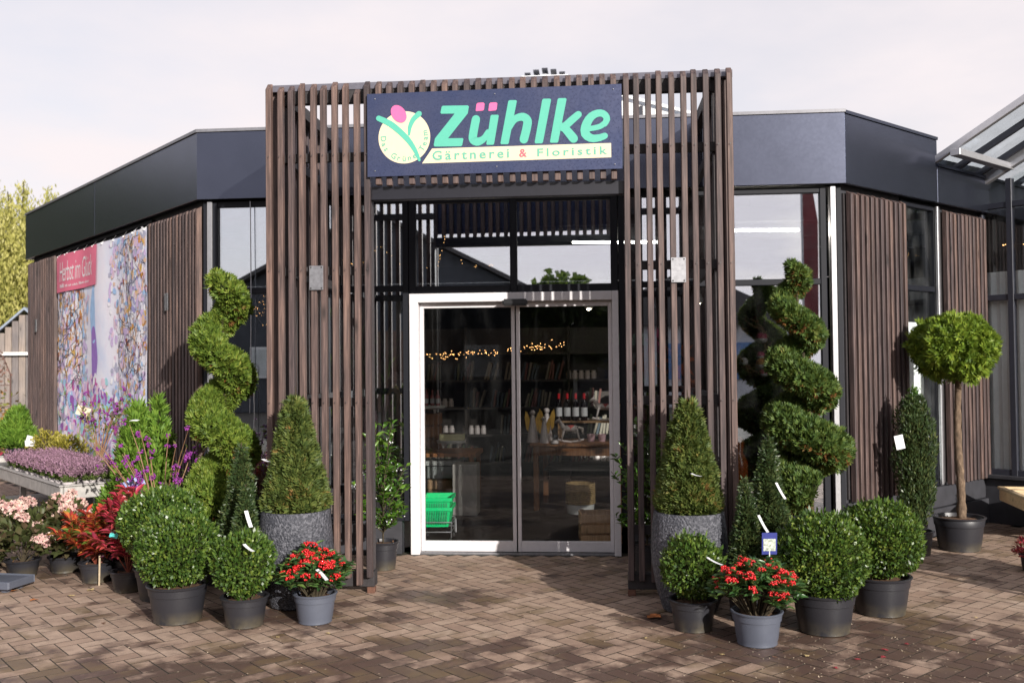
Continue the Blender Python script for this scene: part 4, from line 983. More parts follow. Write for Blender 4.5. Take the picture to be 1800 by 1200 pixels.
L_gold = leaf('golden_leaf', [(0, (.14, .13, .02)), (.5, (.34, .29, .04)), (1, (.55, .48, .16))], .5, .25, .3, 9)
def low_shrub(name, label, loc, mat, R, H, seed, n=900, L=.04, W=.014, group=None, z0=.08, T=T_LEAF, cat='potted shrub', pt=.09, flat=.6):
    t = thing(name, label, cat, loc, 0, group); pot(t, pt, .13, soil=True, seam=False)
    r = np.random.default_rng(seed); D = rdir(n, r); D[:, 2] = np.abs(D[:, 2]); q = r.uniform(.35, 1, n)**.6; P = D*q[:, None]*np.array([R, R, H-z0-.05])*lump(D, seed, .12)[:, None]+np.array([0, 0, z0+.06])
    leaves('foliage', mat, t, P, D+rdir(n, r)*.6+[0, 0, .25], rdir(n, r)*.7+[0, 0, 1], L*r.uniform(.6, 1.3, n), W*r.uniform(.7, 1.3, n), T); m = MB()
    for k in range(14): 
        d = D[k]*np.array([R, R, H-z0])*.8; m.tube([(0, 0, .09), tuple(d*.5+[0, 0, z0+.04]), tuple(d+[0, 0, z0+.05])], [.005, .003, .002], 4)
    m.build('stem', M_twig, t); return t
g1 = low_shrub('golden_shrub', 'left of two golden-leaved shrubs on the bench, with white cards', PT(2.75, .62, .574), L_gold, .2, .34, 101, 900, group='golden-leaved shrubs on the bench')
MB().bc((-.14, -.12, .23), (.1, .003, .065), .2, .2).build('plant_label', M_tagw, g1); MB().bc((-.17, -.06, .27), (.085, .003, .07), .3, .2, .3).build('plant_label', M_tagw, g1)
g2 = low_shrub('golden_shrub', 'right of two golden-leaved shrubs on the bench, without cards', PT(2.2, .66, .574), L_gold, .2, .31, 102, 900, group='golden-leaved shrubs on the bench')
L_calf = leaf('beautyberry_leaf', [(0, (.05, .09, .02)), (.5, (.14, .16, .05)), (1, (.3, .26, .08))], .5, .25, .3, 9)
def beautyberry(loc, label, H, sp, seed, n=9, pt=.11, leafn=60):
    t = thing('beautyberry', label, 'shrub', loc, 0, 'purple-berried shrubs'); pot(t, pt, .16, seam=False)
    r = np.random.default_rng(seed); src = [berry_cluster(seed+i, .02, 15, .0062, M_berryv, t, 1.) for i in range(3)]; used = 0; P = []; D = []
    for k in range(n):
        a = r.uniform(0, 6.28); q = sp*r.uniform(.35, 1); tip = np.array([q*math.cos(a), q*math.sin(a), H*r.uniform(.75, 1)]); mid = tip*np.array([.4, .4, .55])+[0, 0, .05]
        pts = [np.array([0, 0, .12]), mid, (mid+tip)/2+[0, 0, .03], tip]; MB().tube([tuple(p) for p in pts], [.007, .005, .004, .002], 5).build('stem', plain('tan_stem', (.24, .13, .07), .7), t)
        for g in np.linspace(.3, 1, 9):
            p = mid+(tip-mid)*(g-.3)/.7+r.normal(0, .03, 3)+[0, 0, .02*math.sin(g*3)]
            if r.uniform() < .5:
                o = src[used] if used < 3 else inst(src[used % 3], t); used += 1; o.location = tuple(p); o.rotation_euler = tuple(r.uniform(0, 6, 3)); s = r.uniform(.7, 1.35); o.scale = (s, s, s)
            P.append(p); D.append(rdir(1, r)[0]); P.append(p*.9); D.append(rdir(1, r)[0])
    leaves('foliage', L_calf, t, P[:leafn], D[:leafn], rdir(len(P[:leafn]), r)+[0, 0, 1], .045, .022, T_LEAF); return t
b1 = beautyberry((-2.62, -1.02, 0), 'purple-berried shrub on tan stems behind the left boxwoods', 1.2, .72, 111, 20)
c_ = MB().bc((-.12, -.2, .74), (.15, .003, .085), .5, .3, -.4).build('picture_card', plain('lilac_card', (.32, .36, .62), .4, var=.5, scale=25), b1)
b2 = beautyberry(PT(1.1, .64, .574), 'purple-berried shrub in low black pot on the bench before the banner', .8, .34, 115, 9, .1, 200)
MB().bc((-.1, -.1, .62), (.12, .003, .09), .3, .2, .35).build('picture_card', plain('tan_card', (.7, .6, .45), .4, var=.3, scale=30), b2)
L_leu = leaf('red_shrub_leaf', [(0, (.08, .015, .03)), (.22, (.36, .03, .035)), (.48, (.55, .07, .04)), (.62, (.52, .18, .04)), (.74, (.14, .20, .04)), (1, (.2, .32, .05))], .35, .25, .45, 5)
L_leud = leaf('crimson_shrub_leaf', [(0, (.14, .015, .035)), (.4, (.42, .03, .07)), (.75, (.6, .08, .1)), (1, (.36, .08, .05))], .4, .25, .45, 5)
def leuco(loc, label, mat, R, H, seed, n=520):
    t = thing('red_leaved_shrub', label, 'potted shrub', loc, 0, 'red-leaved shrubs'); pot(t, .12, .15, seam=True)
    r = np.random.default_rng(seed); P = []; D = []; m = MB()
    for k in range(30):
        a = r.uniform(0, 6.28); q = R*r.uniform(.3, 1); tip = np.array([q*math.cos(a), q*math.sin(a), H*(1-.45*(q/R)**2)*r.uniform(.8, 1.05)]); b = np.array([0, 0, .12]); md = np.array([tip[0]*.4, tip[1]*.4, tip[2]*.8]); m.tube([tuple(b), tuple(md), tuple(tip)], [.005, .004, .002], 4)
        for j in range(n//30):
            g = r.uniform(.25, 1); p = (1-g)**2*b+2*g*(1-g)*md+g*g*tip; s = 1 if j % 2 else -1; d = unit(tip-b)*.6+np.array([-math.sin(a)*s, math.cos(a)*s, 0])*.8+np.array([0, 0, r.uniform(-.4, .4)]); P.append(p); D.append(d)
    leaves('foliage', mat, t, P, D, rdir(len(P), r)*.5+[0, 0, 1], r.uniform(.065, .115, len(P)), r.uniform(.024, .036, len(P)), T_LEAF); m.build('stem', plain('red_stem', (.2, .05, .03), .6), t); return t
lz = leuco((-3.07, -1.14, 0), 'spreading red and green leaved shrub at the front left on the paving', L_leu, .38, .55, 121, 1300)
MB().tube([(.09, -.13, 0), (.1, -.14, .22)], .008, 5).build('wooden_stake', plain('stake_wood', (.4, .32, .22), .8), lz)
l2 = leuco((-2.68, -1.42, 0), 'crimson leaved shrub just behind the left boxwood ball', L_leud, .3, .74, 122, 950)
MB().bc((.0, -.2, .45), (.055, .003, .08), .3, .1, .3).build('picture_card', plain('turquoise_card', (.08, .5, .48), .4, var=.5, scale=40), l2)
leuco((-2.9, -1.0, 0), 'deep purple-red shrub between the bench and the crimson shrub', leaf('plum_shrub_leaf', [(0, (.03, .012, .03)), (.5, (.10, .02, .05)), (1, (.26, .04, .06))], .35, .2, .45, 5), .26, .45, 123, 480)
L_hyd = leaf('hydrangea_leaf', [(0, (.03, .035, .015)), (.5, (.07, .085, .03)), (.8, (.12, .07, .05)), (1, (.16, .17, .04))], .5, .2, .35, 6)
L_pet = leaf('pink_petal', [(0, (.58, .26, .28)), (.5, (.74, .50, .46)), (1, (.82, .72, .58))], .6, .25, .2, 20)
def hydrangea(loc, label, seed, R=.27, H=.5):
    t = low_shrub('hydrangea', label, loc, L_hyd, R, H, seed, 420, .085, .05, 'pink hydrangeas in front of the bench', .1, pt=.12); r = np.random.default_rng(seed+9); src = []
    for i in range(14):
        d = rdir(1, r)[0]; d[2] = abs(d[2])*.8+.25; d = d/np.linalg.norm(d); p = d*np.array([R, R, H-.1])*1.04+[0, 0, .14]
        if i < 2:
            n = 150; q = rdir(n, r); q[:, 2] = np.abs(q[:, 2])*1.2-.3; o = leaves('flower_head', L_pet, t, q*.05, q*.3+rdir(n, r), q+rdir(n, r)*.2, .026, .022); src.append(o)
        else: o = inst(src[i % 2], t)
        o.location = tuple(p); o.rotation_euler = (d[1]*-.6, d[0]*.6, r.uniform(0, 6)); s = r.uniform(.7, 1.15); o.scale = (s, s, s)
    return t
hydrangea((-3.75, -.98, 0), 'pink hydrangea nearest the red and green shrub', 131)
hydrangea((-4.3, -.55, 0), 'pink hydrangea at the left picture edge beneath the bench', 132)
hydrangea((-3.5, -.82, 0), 'pink hydrangea between bench corner and red shrub', 133, .22, .56)
h4 = hydrangea((-4.15, -1.0, 0), 'pink hydrangea nearest the seedling tray', 134, .22, .42)
MB().bc((-.0, -.2, .5), (.05, .003, .16), .2, .1, .35).build('picture_card', plain('magenta_card', (.5, .08, .4), .4, var=.5, scale=20), h4)
TR = thing('seedling_tray', 'grey plastic seedling tray on the paving at left edge', 'tray', (-3.8, -1.4, 0), -.12)
MB().bx(-.32, .32, -.13, .13, .06, .075).bx(-.33, .33, -.14, -.13, .03, .085).bx(-.33, .33, .13, .14, .03, .085).bx(-.33, -.32, -.13, .13, .03, .085).bx(.32, .33, -.13, .13, .03, .085).build('tray_rim', M_potg, TR, bevel=.004)
for i in range(5):
    for j in range(2): MB().lathe([(.035, 0), (.05, .06), (.046, .061)], 12, (-.25+i*.125, -.06+j*.12, 0)).build('tray_cup', M_potg, TR, smooth=True)
L_lime = leaf('lime_heather', [(0, (.16, .2, .02)), (.5, (.34, .42, .03)), (1, (.5, .55, .08))], .6, .3, .2, 12)
for i, (x, y) in enumerate(((-3.93, -1.44), (-3.81, -1.46), (-3.7, -1.4))):
    if i < 2: heather('lime_heather', ('lime green heather at the left end of the tray', 'lime green heather in the middle of the tray')[i], (x, y, .03), L_lime, L_lime, .085, .17, 140+i, group='lime green heathers in the tray')

# ------------------------------------------------------------------ background on the left
def willow(loc):
    t = thing('willow_tree', 'tall yellow autumn willow with drooping branches behind the shop', 'tree', loc)
    r = np.random.default_rng(5); MB().tube([(0, 0, 0), (.15, 0, 1.5), (-.1, .1, 3.2), (.1, 0, 4.8)], [.34, .28, .2, .08], 10).build('trunk', M_twig, t, smooth='all')
    P = []; D = []; m = MB()
    for k in range(760):
        d = rdir(1, r)[0]; d[2] = abs(d[2]); d = d/np.linalg.norm(d); q = r.uniform(.55, 1); s = np.array([d[0]*3.6*q, d[1]*3.2*q, 3.6+d[2]*3.6*q]); L = r.uniform(1.2, 3.4); 
        if k < 60: m.tube([(0, 0, 3.2), tuple(s*.6+[0, 0, 1.6]), tuple(s)], [.06, .03, .012], 5)
        n = int(L*40); f = r.uniform(0, 1, n); sw = r.normal(0, .12, 2); p = s+np.stack([sw[0]*f*L+d[0]*.25*f, sw[1]*f*L, -L*f], 1)+r.normal(0, .07, (n, 3)); P.append(p); D.append(np.stack([r.normal(0, .35, n), r.normal(0, .35, n), np.full(n, -1.)], 1))
    P = np.concatenate(P); D = np.concatenate(D); k = P[:, 2] > .4; P, D = P[k], D[k]; m.build('branch', M_twig, t)
    leaves('crown', leaf('willow_leaf', [(0, (.17, .18, .05)), (.4, (.36, .34, .09)), (.75, (.50, .46, .16)), (1, (.58, .55, .28))], .6, .3, .2, 1.2), t, P, D, rdir(len(P), r), .15, .045)
willow((-16.0, 18.5, 0))
HT = thing('garden_hut', 'small weathered board hut with gable roof below the willow', 'hut', (-12.75, 13.6, 0), .3)
M_oldw = wood('weathered_boards', (.10, .09, .085), (.19, .17, .16), (.28, .255, .24))
for i in range(12):
    x = -.9+i*.15+.075; h = 2.95-abs(x)*.95; src_ = MB().bx(x-.07, x+.07, -.02, .02, 0, h).build('board', M_oldw, HT, bevel=.004)
MB().bx(-.9, .9, .03, 1.8, 0, 2.05).build('hut_body', M_oldw, HT)
for sx in (-1, 1):
    MB().hexa([Vector((sx*x, y, z)) for z_, (x, z, y) in enumerate([(0, 3.0, -.15), (1.1, 1.98, -.15), (1.1, 1.98, 1.95), (0, 3.0, 1.95), (0, 3.06, -.15), (1.1, 2.04, -.15), (1.1, 2.04, 1.95), (0, 3.06, 1.95)])]).build('roof', plain('slate_blue_roof', (.22, .26, .33), .5), HT)
MB().bx(-1.15, 1.1, -.16, -.1, 1.93, 2.0).build('eave_board', M_white, HT)
HG = thing('background_hedge', 'dense green and rust shrubs growing round the far hut', 'hedge', (-12.6, 9.5, 0))
r = np.random.default_rng(77); n = 5000; P = np.stack([r.uniform(-2.5, 2.2, n), r.uniform(-.5, .6, n), np.abs(r.normal(0, .42, n))+.05], 1); leaves('foliage', leaf('hedge_mixed_leaf', [(0, (.06, .09, .02)), (.4, (.2, .2, .04)), (.7, (.36, .16, .05)), (1, (.5, .3, .2))], .6, .25, .2, .9), HG, P, rdir(n, r), rdir(n, r), .11, .06)
m = MB()
for k in range(16): x = r.uniform(-2.3, 2); m.tube([(x, 0, 0), (x+r.normal()*.2, 0, .9)], .012, 4)
m.build('stem', M_twig, HG)
AR_ = thing('rose_arch', 'thin dark metal rose arch in front of the far hut', 'trellis', (-11.0, 8.9, 0))
m = MB()
for dx in (0, .25): m.tube([(-.45+dx, dx, 0), (-.45+dx, dx, 1.5), (-.3+dx, dx, 1.85), (0+dx, dx, 2.0), (.3+dx, dx, 1.85), (.45+dx, dx, 1.5), (.45+dx, dx, 0)], .014, 5)
for z in (.5, .9, 1.3): m.tube([(-.45, 0, z), (-.2, .25, z)], .01, 4); m.tube([(.45, 0, z), (.7, .25, z)], .01, 4)
m.build('arch_frame', plain('rusty_rod', (.10, .05, .04), .7), AR_)
r = np.random.default_rng(78); n = 500; a = r.uniform(0, 3.14, n); leaves('climber', leaf('rust_climber', [(0, (.12, .06, .04)), (1, (.36, .2, .18))], .6), AR_, np.stack([-.45*np.cos(a)+r.normal(.1, .1, n), r.normal(.1, .1, n), 1.4+.6*np.sin(a)+r.normal(0, .1, n)], 1), rdir(n, r), rdir(n, r), .07, .04)
PW = thing('pinwheel', 'pink pinwheel on a stick among the far plants', 'pinwheel', (-8.6, 5.6, 0))
MB().tube([(0, 0, 0), (0, 0, 1.45)], .01, 5).build('stick', M_white, PW)
for k in range(6):
    a = k*math.pi/3; MB().add([(0, -.02, 1.45), (.17*math.cos(a), -.03, 1.45+.17*math.sin(a)), (.15*math.cos(a+.7), -.06, 1.45+.15*math.sin(a+.7))], [(0, 1, 2)]).build('vane', plain('pink_foil', (.75, .2, .4), .4), PW)
pots_ = [((-8.2, 4.9), 'pink', (.7, .06, .2)), ((-8.6, 4.5), 'orange', (.7, .25, .05)), ((-9.3, 5.2), 'white and pink', (.75, .55, .6)), ((-9.0, 6.2), 'crimson', (.5, .03, .1)), ((-9.9, 6.3), 'mauve', (.45, .2, .45))]
for (x, y), nm, c in pots_:
    low_shrub('flowering_pot_plant', nm+' flowering pot plant on the far ground left of the shop', (x, y, 0), leaf('petal_'+nm.replace(' ', '_'), [(0, (.05, .09, .02)), (.3, (.09, .15, .03)), (.45, c), (1, tuple(min(1, q*1.25) for q in c))], .6), .34, .85, int(-x*10), 900, .07, .05, 'far flowering pot plants', .1, pt=.16)

# ------------------------------------------------------------------ right: wooden trough bench and neighbours
TB = thing('wooden_trough', 'shallow pale wooden plant trough on legs at the right picture edge', 'plant trough', (4.3, .38, 0), -.1)
M_pine = wood('pale_pine', (.38, .29, .17), (.55, .44, .27), (.66, .56, .38), axis=0)
for q in ((0, 1.5, -.0, .025), (0, 1.5, .775, .8), (0, .025, .03, .77), (1.475, 1.5, .03, .77)): MB().bx(*q, .3, .4).build('side_board', M_pine, TB, bevel=.003); MB().bx(q[0]-.012, q[1]+.012, q[2]-.012, q[3]+.012, .402, .425).build('cap_board', M_pine, TB, bevel=.003)
MB().bx(.14, 1.46, -.006, -.002, .325, .385).build('white_strip', M_white, TB); MB().bx(.03, 1.47, .03, .77, .3, .33).build('trough_floor', M_soil, TB)
for x in (.35, 1.3):
    for y in (.25, .6): MB().bx(x-.03, x+.03, y-.03, y+.03, 0, .3).build('leg', M_dark, TB)
for i, (x, y, lab) in enumerate(((4.55, .68, 'small red-green plant in the corner of the wooden trough'), (4.85, .5, 'small red-green plant at the front of the wooden trough'))):
    low_shrub('trough_plant', lab, (x, y, .335), L_leu, .11, .26, 150+i, 260, .035, .018, 'small plants in the wooden trough', .05, pt=.07)
low_shrub('red_leaved_plant', 'low red plant on the paving at the far right edge', (3.95, -.5, 0), L_leud, .13, .25, 160, 300, .04, .02, None, .05, pt=.09)
# unseen rack with plants, added outside the frame to cast shade across the paving
RK = thing('shade_rack', 'unseen steel plant rack added right of the view to shade the paving', 'rack', (4.15, -2.2, 0), -.75)
for z in (.12, .5, .82): MB().bx(0, 1.3, 0, .62, z, z+.03).build('shelf', M_steel, RK)
for x in (.02, 1.28):
    for y in (.02, .6): MB().bx(x-.02, x+.02, y-.02, y+.02, 0, .9).build('upright', M_steel, RK)
for i in range(4): low_shrub('shade_rack_plant', ('first', 'second', 'third', 'fourth')[i]+' evergreen on the unseen added rack right of the view', (4.15+.73*(.17+i*.32)+.68*.3, -2.2-.68*(.17+i*.32)+.73*.3, .855), L_box, .17, .34, 170+i, 500, .035, .02, 'evergreens on the added shade rack', .08)

# loose leaves on the paving
M_fl = [plain('fallen_leaf_'+a, c, .7, var=.3, scale=40) for a, c in (('orange', (.42, .14, .04)), ('pale', (.55, .42, .2)), ('red', (.30, .03, .04)), ('brown', (.14, .07, .04)))]
FL = [(1.03, -1.98, 0, .11), (-3.2, -1.75, 0, .05), (-2.95, -1.45, 1, .06), (-2.75, -1.42, 1, .05), (-3.0, -1.62, 1, .04), (-.93, -2.45, 1, .03), (-1.2, -2.55, 1, .025), (1.8, -2.75, 1, .03), (1.62, -2.78, 3, .03), (2.25, -2.62, 2, .035), (2.2, -2.75, 2, .035), (2.05, -2.8, 2, .03), (2.4, -2.5, 2, .03), (1.35, -2.75, 1, .025), (.95, -2.45, 1, .02), (-.1, -2.9, 3, .03), (-3.5, -1.5, 0, .05), (-2.4, -2.3, 3, .03), (.2, -2.0, 3, .02), (3.0, -1.9, 1, .025), (2.8, -2.4, 2, .025), (1.9, -2.95, 2, .03)]
WH = ['by the right small boxwood', 'near the red-green shrub', 'below the red-green shrub', 'under the shrub stake', 'left of the shrub stake', 'right of the left skimmia pot', 'left of the left skimmia pot', 'right of the right skimmia pot', 'at the right skimmia pot', 'ahead of the right boxwood', 'in the middle before the right boxwood', 'left before the right boxwood', 'below the rightmost boxwood', 'left of the right skimmia pot', 'far left of the right skimmia', 'on the bottom middle paving', 'near the seedling tray', 'left of the large left boxwood', 'on the middle paving', 'on the right paving', 'on the lower right paving', 'on the bottom right paving']
for i, (x, y, c, s) in enumerate(FL):
    r = np.random.default_rng(i+500); m = MB(); n = 9; a0 = r.uniform(0, 6); vs = []
    for k in range(n):
        a = a0+6.283*k/n; q = s*.5*(1 if k % 2 else .62)*(1.5 if k in (0, 1) else 1); vs.append((q*math.cos(a), q*math.sin(a), .004+s*.12*r.uniform(0, 1)))
    vs += [(0, 0, .006)]; m.add(vs+[(a, b, c_+.0012) for a, b, c_ in vs], [(k, (k+1) % n, n) for k in range(n)]+[((k+1) % n+n+1, k+n+1, 2*n+1) for k in range(n)])
    o = m.build('fallen_leaf', M_fl[c], None); o.location = (x, y, .002); tag(o, ('orange', 'pale', 'red', 'brown')[c]+' fallen leaf lying '+WH[i], 'leaf', 'fallen leaves on the paving')
r = np.random.default_rng(9); n = 900; P = np.stack([r.normal(0, 1.9, n)+.4, r.uniform(-3.6, -1.6, n), np.full(n, .004)], 1); P[:450, 0] = r.normal(2.1, .6, 450); P[:450, 1] = r.normal(-2.75, .3, 450)
tag(leaves('leaf_litter', plain('pale_litter', (.45, .36, .26), .8, var=.5), None, P, rdir(n, r)*[1, 1, .15], rdir(n, r)*.4+[0, 0, 1], .011, .006), 'tiny pale leaf crumbs scattered over the paving', 'litter', kind='stuff')

# ------------------------------------------------------------------ across the yard behind the camera (seen in the glass)
BN = thing('gabled_barn', 'dark gabled barn across the yard seen reflected in the glass', 'barn', (-7.05, -25, 0))
MB().prism([(-6.6, 0), (6.6, 0), (6.6, 3.5), (0, 6.9), (-6.6, 3.5)], 0, -9).build('wall', plain('barn_wall', (.06, .065, .075), .8, var=.2, scale=2), BN)
for sx in (-1, 1):
    c = [Vector((sx*x, y, z)) for dz in (0, .15) for x, y, z in ((0, .4, 6.95+dz), (7, .4, 3.35+dz), (7, -9.4, 3.35+dz), (0, -9.4, 6.95+dz))]; MB().hexa(c).build('roof', plain('barn_roof', (.07, .065, .065), .7), BN)
MB().bx(-1.4, 1.4, .02, .1, 0, 2.8).build('door', plain('barn_door', (.12, .07, .05), .7), BN)
for x in (-4.4, 3.2): w_ = MB().bx(x, x+1.2, .02, .08, 1.2, 2.3).build('window', M_white, BN); MB().bx(x+.08, x+1.12, .09, .1, 1.28, 2.22).build('pane', M_gd, w_)
HS = thing('white_house', 'white house with blue windows across the yard seen in the door glass', 'house', (4.0, -27, 0))
MB().bx(-4, 4, -6, 0, 0, 3.0).build('wall', plain('white_render', (.5, .5, .52), .8), HS); MB().prism([(-4.3, 2.95), (4.3, 2.95), (0, 5.0)], .3, -6.3).build('roof', MATS['barn_roof'], HS)
for x in (-3, -.8, 1.4): w_ = MB().bx(x, x+1.3, .02, .07, 1, 2.3).build('window', plain('blue_window', (.1, .2, .4), .2), HS)
def yard_tree(loc, H, R, seed, lab, lm=None):
    t = thing('yard_tree', lab, 'tree', loc, 0, 'trees across the yard'); r = np.random.default_rng(seed)
    MB().tube([(0, 0, 0), (.1, 0, H*.4), (0, 0, H*.85)], [.2, .14, .03], 8).build('trunk', M_twig, t); n = 2600; D = rdir(n, r); q = r.uniform(.3, 1, n)**.5; m = MB()
    for k in range(12): m.tube([(0, 0, H*.35), tuple(D[k]*R*.7+[0, 0, H*.65])], [.06, .015], 5)
    m.build('branch', M_twig, t); leaves('crown', lm or L_thu, t, D*q[:, None]*[R, R, H*.36]*lump(D, seed, .2)[:, None]+[0, 0, H*.64], rdir(n, r), rdir(n, r), .34, .24)
yard_tree((-.3, -24, 0), 4.6, 1.5, 1, 'bare-sided tree between barn and white house across the yard'); yard_tree((17, -22, 0), 4.4, 2.0, 2, 'round tree right of the white house across the yard'); yard_tree((-15.5, -21, 0), 5.2, 2.2, 3, 'round tree left of the barn across the yard'); yard_tree((13, -24, 0), 5.0, 2.2, 4, 'far right tree across the yard')

for i, (x, y, h) in enumerate(((-21, 9, 7.5), (-24, 13, 9), (-27, 17, 9.5), (-22, 5, 7), (-31, 21, 10), (-20, 12.5, 7.5))):
    yard_tree((x, y, 0), h, 2.6, 20+i, ('first', 'second', 'third', 'fourth', 'fifth', 'sixth')[i]+' unseen tall dark tree added left of the shop yard to darken the fascia', L_yew)  # unseen row added so the left fascia reflects something dark

FG = thing('beach_flag', 'tall dark red advertising flag across the yard reflected in the right window', 'flag', (6.6, -20, 0))
MB().tube([(0, 0, 0), (0, 0, 6.9)], .03, 6).build('pole', M_steel, FG)
MB().prism([(.03, 2.2), (.42, 2.4), (.45, 5.6), (.3, 6.6), (.03, 6.85)], -.006, .006).build('cloth', plain('dark_red_cloth', (.16, .03, .035), .7, var=.3, scale=1.5), FG)

for i, (x, y, h) in enumerate(((19, 5, 7.5), (22, 9, 8.5), (27, 13, 9.5))):
    yard_tree((x, y, 0), h, 2.8, 30+i, ('nearest', 'middle', 'farthest')[i]+' unseen tall dark tree added right of the greenhouse to darken the fascia', L_yew)  # added out of view to darken what the right fascia reflects
# ------------------------------------------------------------------ inside the shop
M_oak = wood('warm_table_wood', (.16, .065, .025), (.32, .14, .05), (.44, .22, .09))
M_crate = wood('crate_wood', (.28, .17, .09), (.42, .27, .14), (.54, .37, .21))
M_shelf = plain('dark_shelf', (.05, .04, .035), .6, var=.2)
M_gold = plain('gold_paint', (.62, .38, .08), .3, .7); M_pale = plain('pale_ceramic', (.72, .64, .62), .4, var=.1); M_rose = plain('rose_ceramic', (.62, .40, .44), .35, var=.08)
t = thing('display_table', 'brown wooden table just inside the doors carrying gifts', 'table', (.42, 2.75, 0), -.12)
MB().bx(-.42, .62, -.42, .3, .70, .735).build('table_top', M_oak, t, bevel=.006); MB().bx(-.37, .57, -.37, -.34, .6, .698).bx(-.37, -.34, -.33, .25, .6, .698).bx(.54, .57, -.33, .25, .6, .698).build('apron', M_oak, t)
for x in (-.36, .56):
    for y in (-.36, .24): MB().bx(x-.028, x+.028, y-.028, y+.028, 0, .699).build('leg', M_oak, t, bevel=.004)
MB().bx(-.3, .5, -.2, .2, .42, .44).build('shelf', M_shelf, t)
t = thing('riser_shelf', 'small wooden riser standing on the gift table', 'riser', (.55, 2.8, .735), -.12)
MB().bx(-.32, .42, -.1, .14, .2, .222).build('board', M_crate, t); 
for x in (-.28, .38): MB().bx(x-.015, x+.015, -.08, .12, 0, .199).build('leg', M_crate, t)
def bottle(loc, lab):
    t = thing('wine_bottle', lab, 'bottle', loc, 0, 'wine bottles on the riser')
    MB().lathe([(.034, 0), (.037, .006), (.037, .19), (.03, .22), (.014, .245), (.0135, .3)], 16).build('bottle_glass', plain('dark_bottle_glass', (.012, .006, .008), .1), t, smooth=True)
    MB().lathe([(.0378, .05), (.0378, .15)], 16, cap=False).build('label', M_tagw, t, smooth=True); MB().lathe([(.0155, .245), (.0155, .306), (.003, .307)], 12).build('capsule', plain('red_foil', (.6, .01, .02), .35), t, smooth=True); return t
B = bottle((.26, 2.78, .957), 'leftmost of four red-capped wine bottles on the riser')
for i, l in enumerate(('second from left of four red-capped wine bottles on the riser', 'third from left of four red-capped wine bottles on the riser', 'rightmost of four red-capped wine bottles on the riser')): dup(B, (.26+.095*(i+1), 2.78-.012*(i+1), .957), 0, l)
def angel(loc, lab, s=1):
    t = thing('angel_figure', lab, 'figurine', loc, 0, 'pale angels with golden wings'); M = Matrix.Diagonal((s, s, s, 1))
    MB().lathe([(.06, 0), (.062, .01), (.045, .12), (.03, .22), (.022, .27), (.012, .29)], 16, M=M).build('robe', M_pale, t, smooth=True); MB().ball((0, 0, .31*s), .03*s).build('head', M_pale, t, smooth=True)
    for sx in (-1, 1): MB().prism([(sx*.01, .2), (sx*.05, .3), (sx*.075, .33), (sx*.085, .26), (sx*.07, .14), (sx*.04, .1)], .02, .035, lambda x, y, z: (x*s, y*s, z*s)).build('wing', M_gold, t, bevel=.003)
    return t
angel((-.02, 2.5, .736), 'tall pale angel figure at the left end of the gift table', 1.05); angel((.11, 2.42, .736), 'short pale angel figure at the table front', .85); angel((.13, 2.62, .736), 'pale angel figure behind the short angel', 1.1)
def horse(loc, lab, s, mat, rz=0):
    t = thing('rocking_horse', lab, 'toy horse', loc, rz, 'toy rocking horses'); f = lambda x, y, z: (x*s, y*s, z*s)
    m = MB(); m.tube([f(-.09, 0, .16), f(-.03, 0, .165), (.04*s, 0, .16*s), f(.08, 0, .165)], [.03*s, .038*s, .035*s, .03*s], 10); m.tube([f(-.08, 0, .17), f(-.12, 0, .23), f(-.135, 0, .26)], [.03*s, .022*s, .02*s], 10); m.tube([f(-.12, 0, .265), f(-.16, 0, .24), f(-.185, 0, .225)], [.022*s, .018*s, .012*s], 8)
    for x, d in ((-.075, -.03), (.07, .03)):
        for y in (-.025, .025): m.tube([f(x, y, .155), f(x+d*.5, y, .09), f(x+d, y*1.2, .03)], [.016*s, .011*s, .009*s], 8)
    for y in (-.008, .008): m.tube([f(-.13, y, .28), f(-.132, y, .3)], [.006*s, .002*s], 6)
    m.build('body', mat, t, smooth='all'); r = MB()
    for y in (-.033, .033): r.tube([f(-.15, y, .04), f(-.09, y, .02), f(0, y, .01), f(.09, y, .02), f(.15, y, .04)], .009*s, 6)
    r.build('rocker', M_pale, t); MB().tube([f(.085, 0, .175), f(.13, 0, .16), f(.14, 0, .1)], [.012*s, .02*s, .006*s], 6).build('tail', plain('tail_hair', (.4, .34, .3), .9), t)
    MB().lathe([(.04, .0), (.041, .05)], 12, f(0, 0, .15), M=Matrix.Diagonal((s, .9*s, s, 1))).build('saddle', plain('red_saddle', (.5, .08, .07), .6), t)
horse((.40, 2.45, .736), 'grey toy rocking horse at the front of the gift table', .95, plain('grey_horse', (.38, .33, .31), .6)); horse((.78, 2.72, .957), 'pale toy rocking horse on the riser beside the bottles', .95, M_pale)
t = thing('snow_globe', 'small glass snow globe between angel and horse', 'snow globe', (.23, 2.36, .736)); MB().lathe([(.045, 0), (.045, .02), (.03, .035)], 16).build('base', M_pale, t, smooth=True); MB().ball((0, 0, .07), .042, 16, 10).build('globe', glass('globe_glass', .12, (.9, .93, .95)), t, smooth='all')
for i, x in enumerate((.62, .74)):
    t = thing('rose_flower_pot', ('left', 'right')[i]+' small rose-coloured pot under the riser', 'pot', (x, 2.6, .736)); MB().lathe([(.035, 0), (.048, .08), (.044, .08), (.04, .06)], 14).build('pot_body', M_rose, t, smooth=True)
t = thing('wicker_basket', 'round wicker basket with white base under the table', 'basket', (.50, 2.28, 0))
m = MB()
for k in range(11): m.lathe([(.155, .1+k*.02), (.163, .11+k*.02), (.155, .12+k*.02)], 28, cap=False, wob=lambda a, z, k=k: 1+.02*math.sin(a*14+k*3.14))
m.build('weave', plain('wicker', (.42, .29, .13), .8, var=.3), t); MB().lathe([(.14, 0), (.15, .1), (.14, .1)], 28).build('base_band', M_white, t, smooth=True)
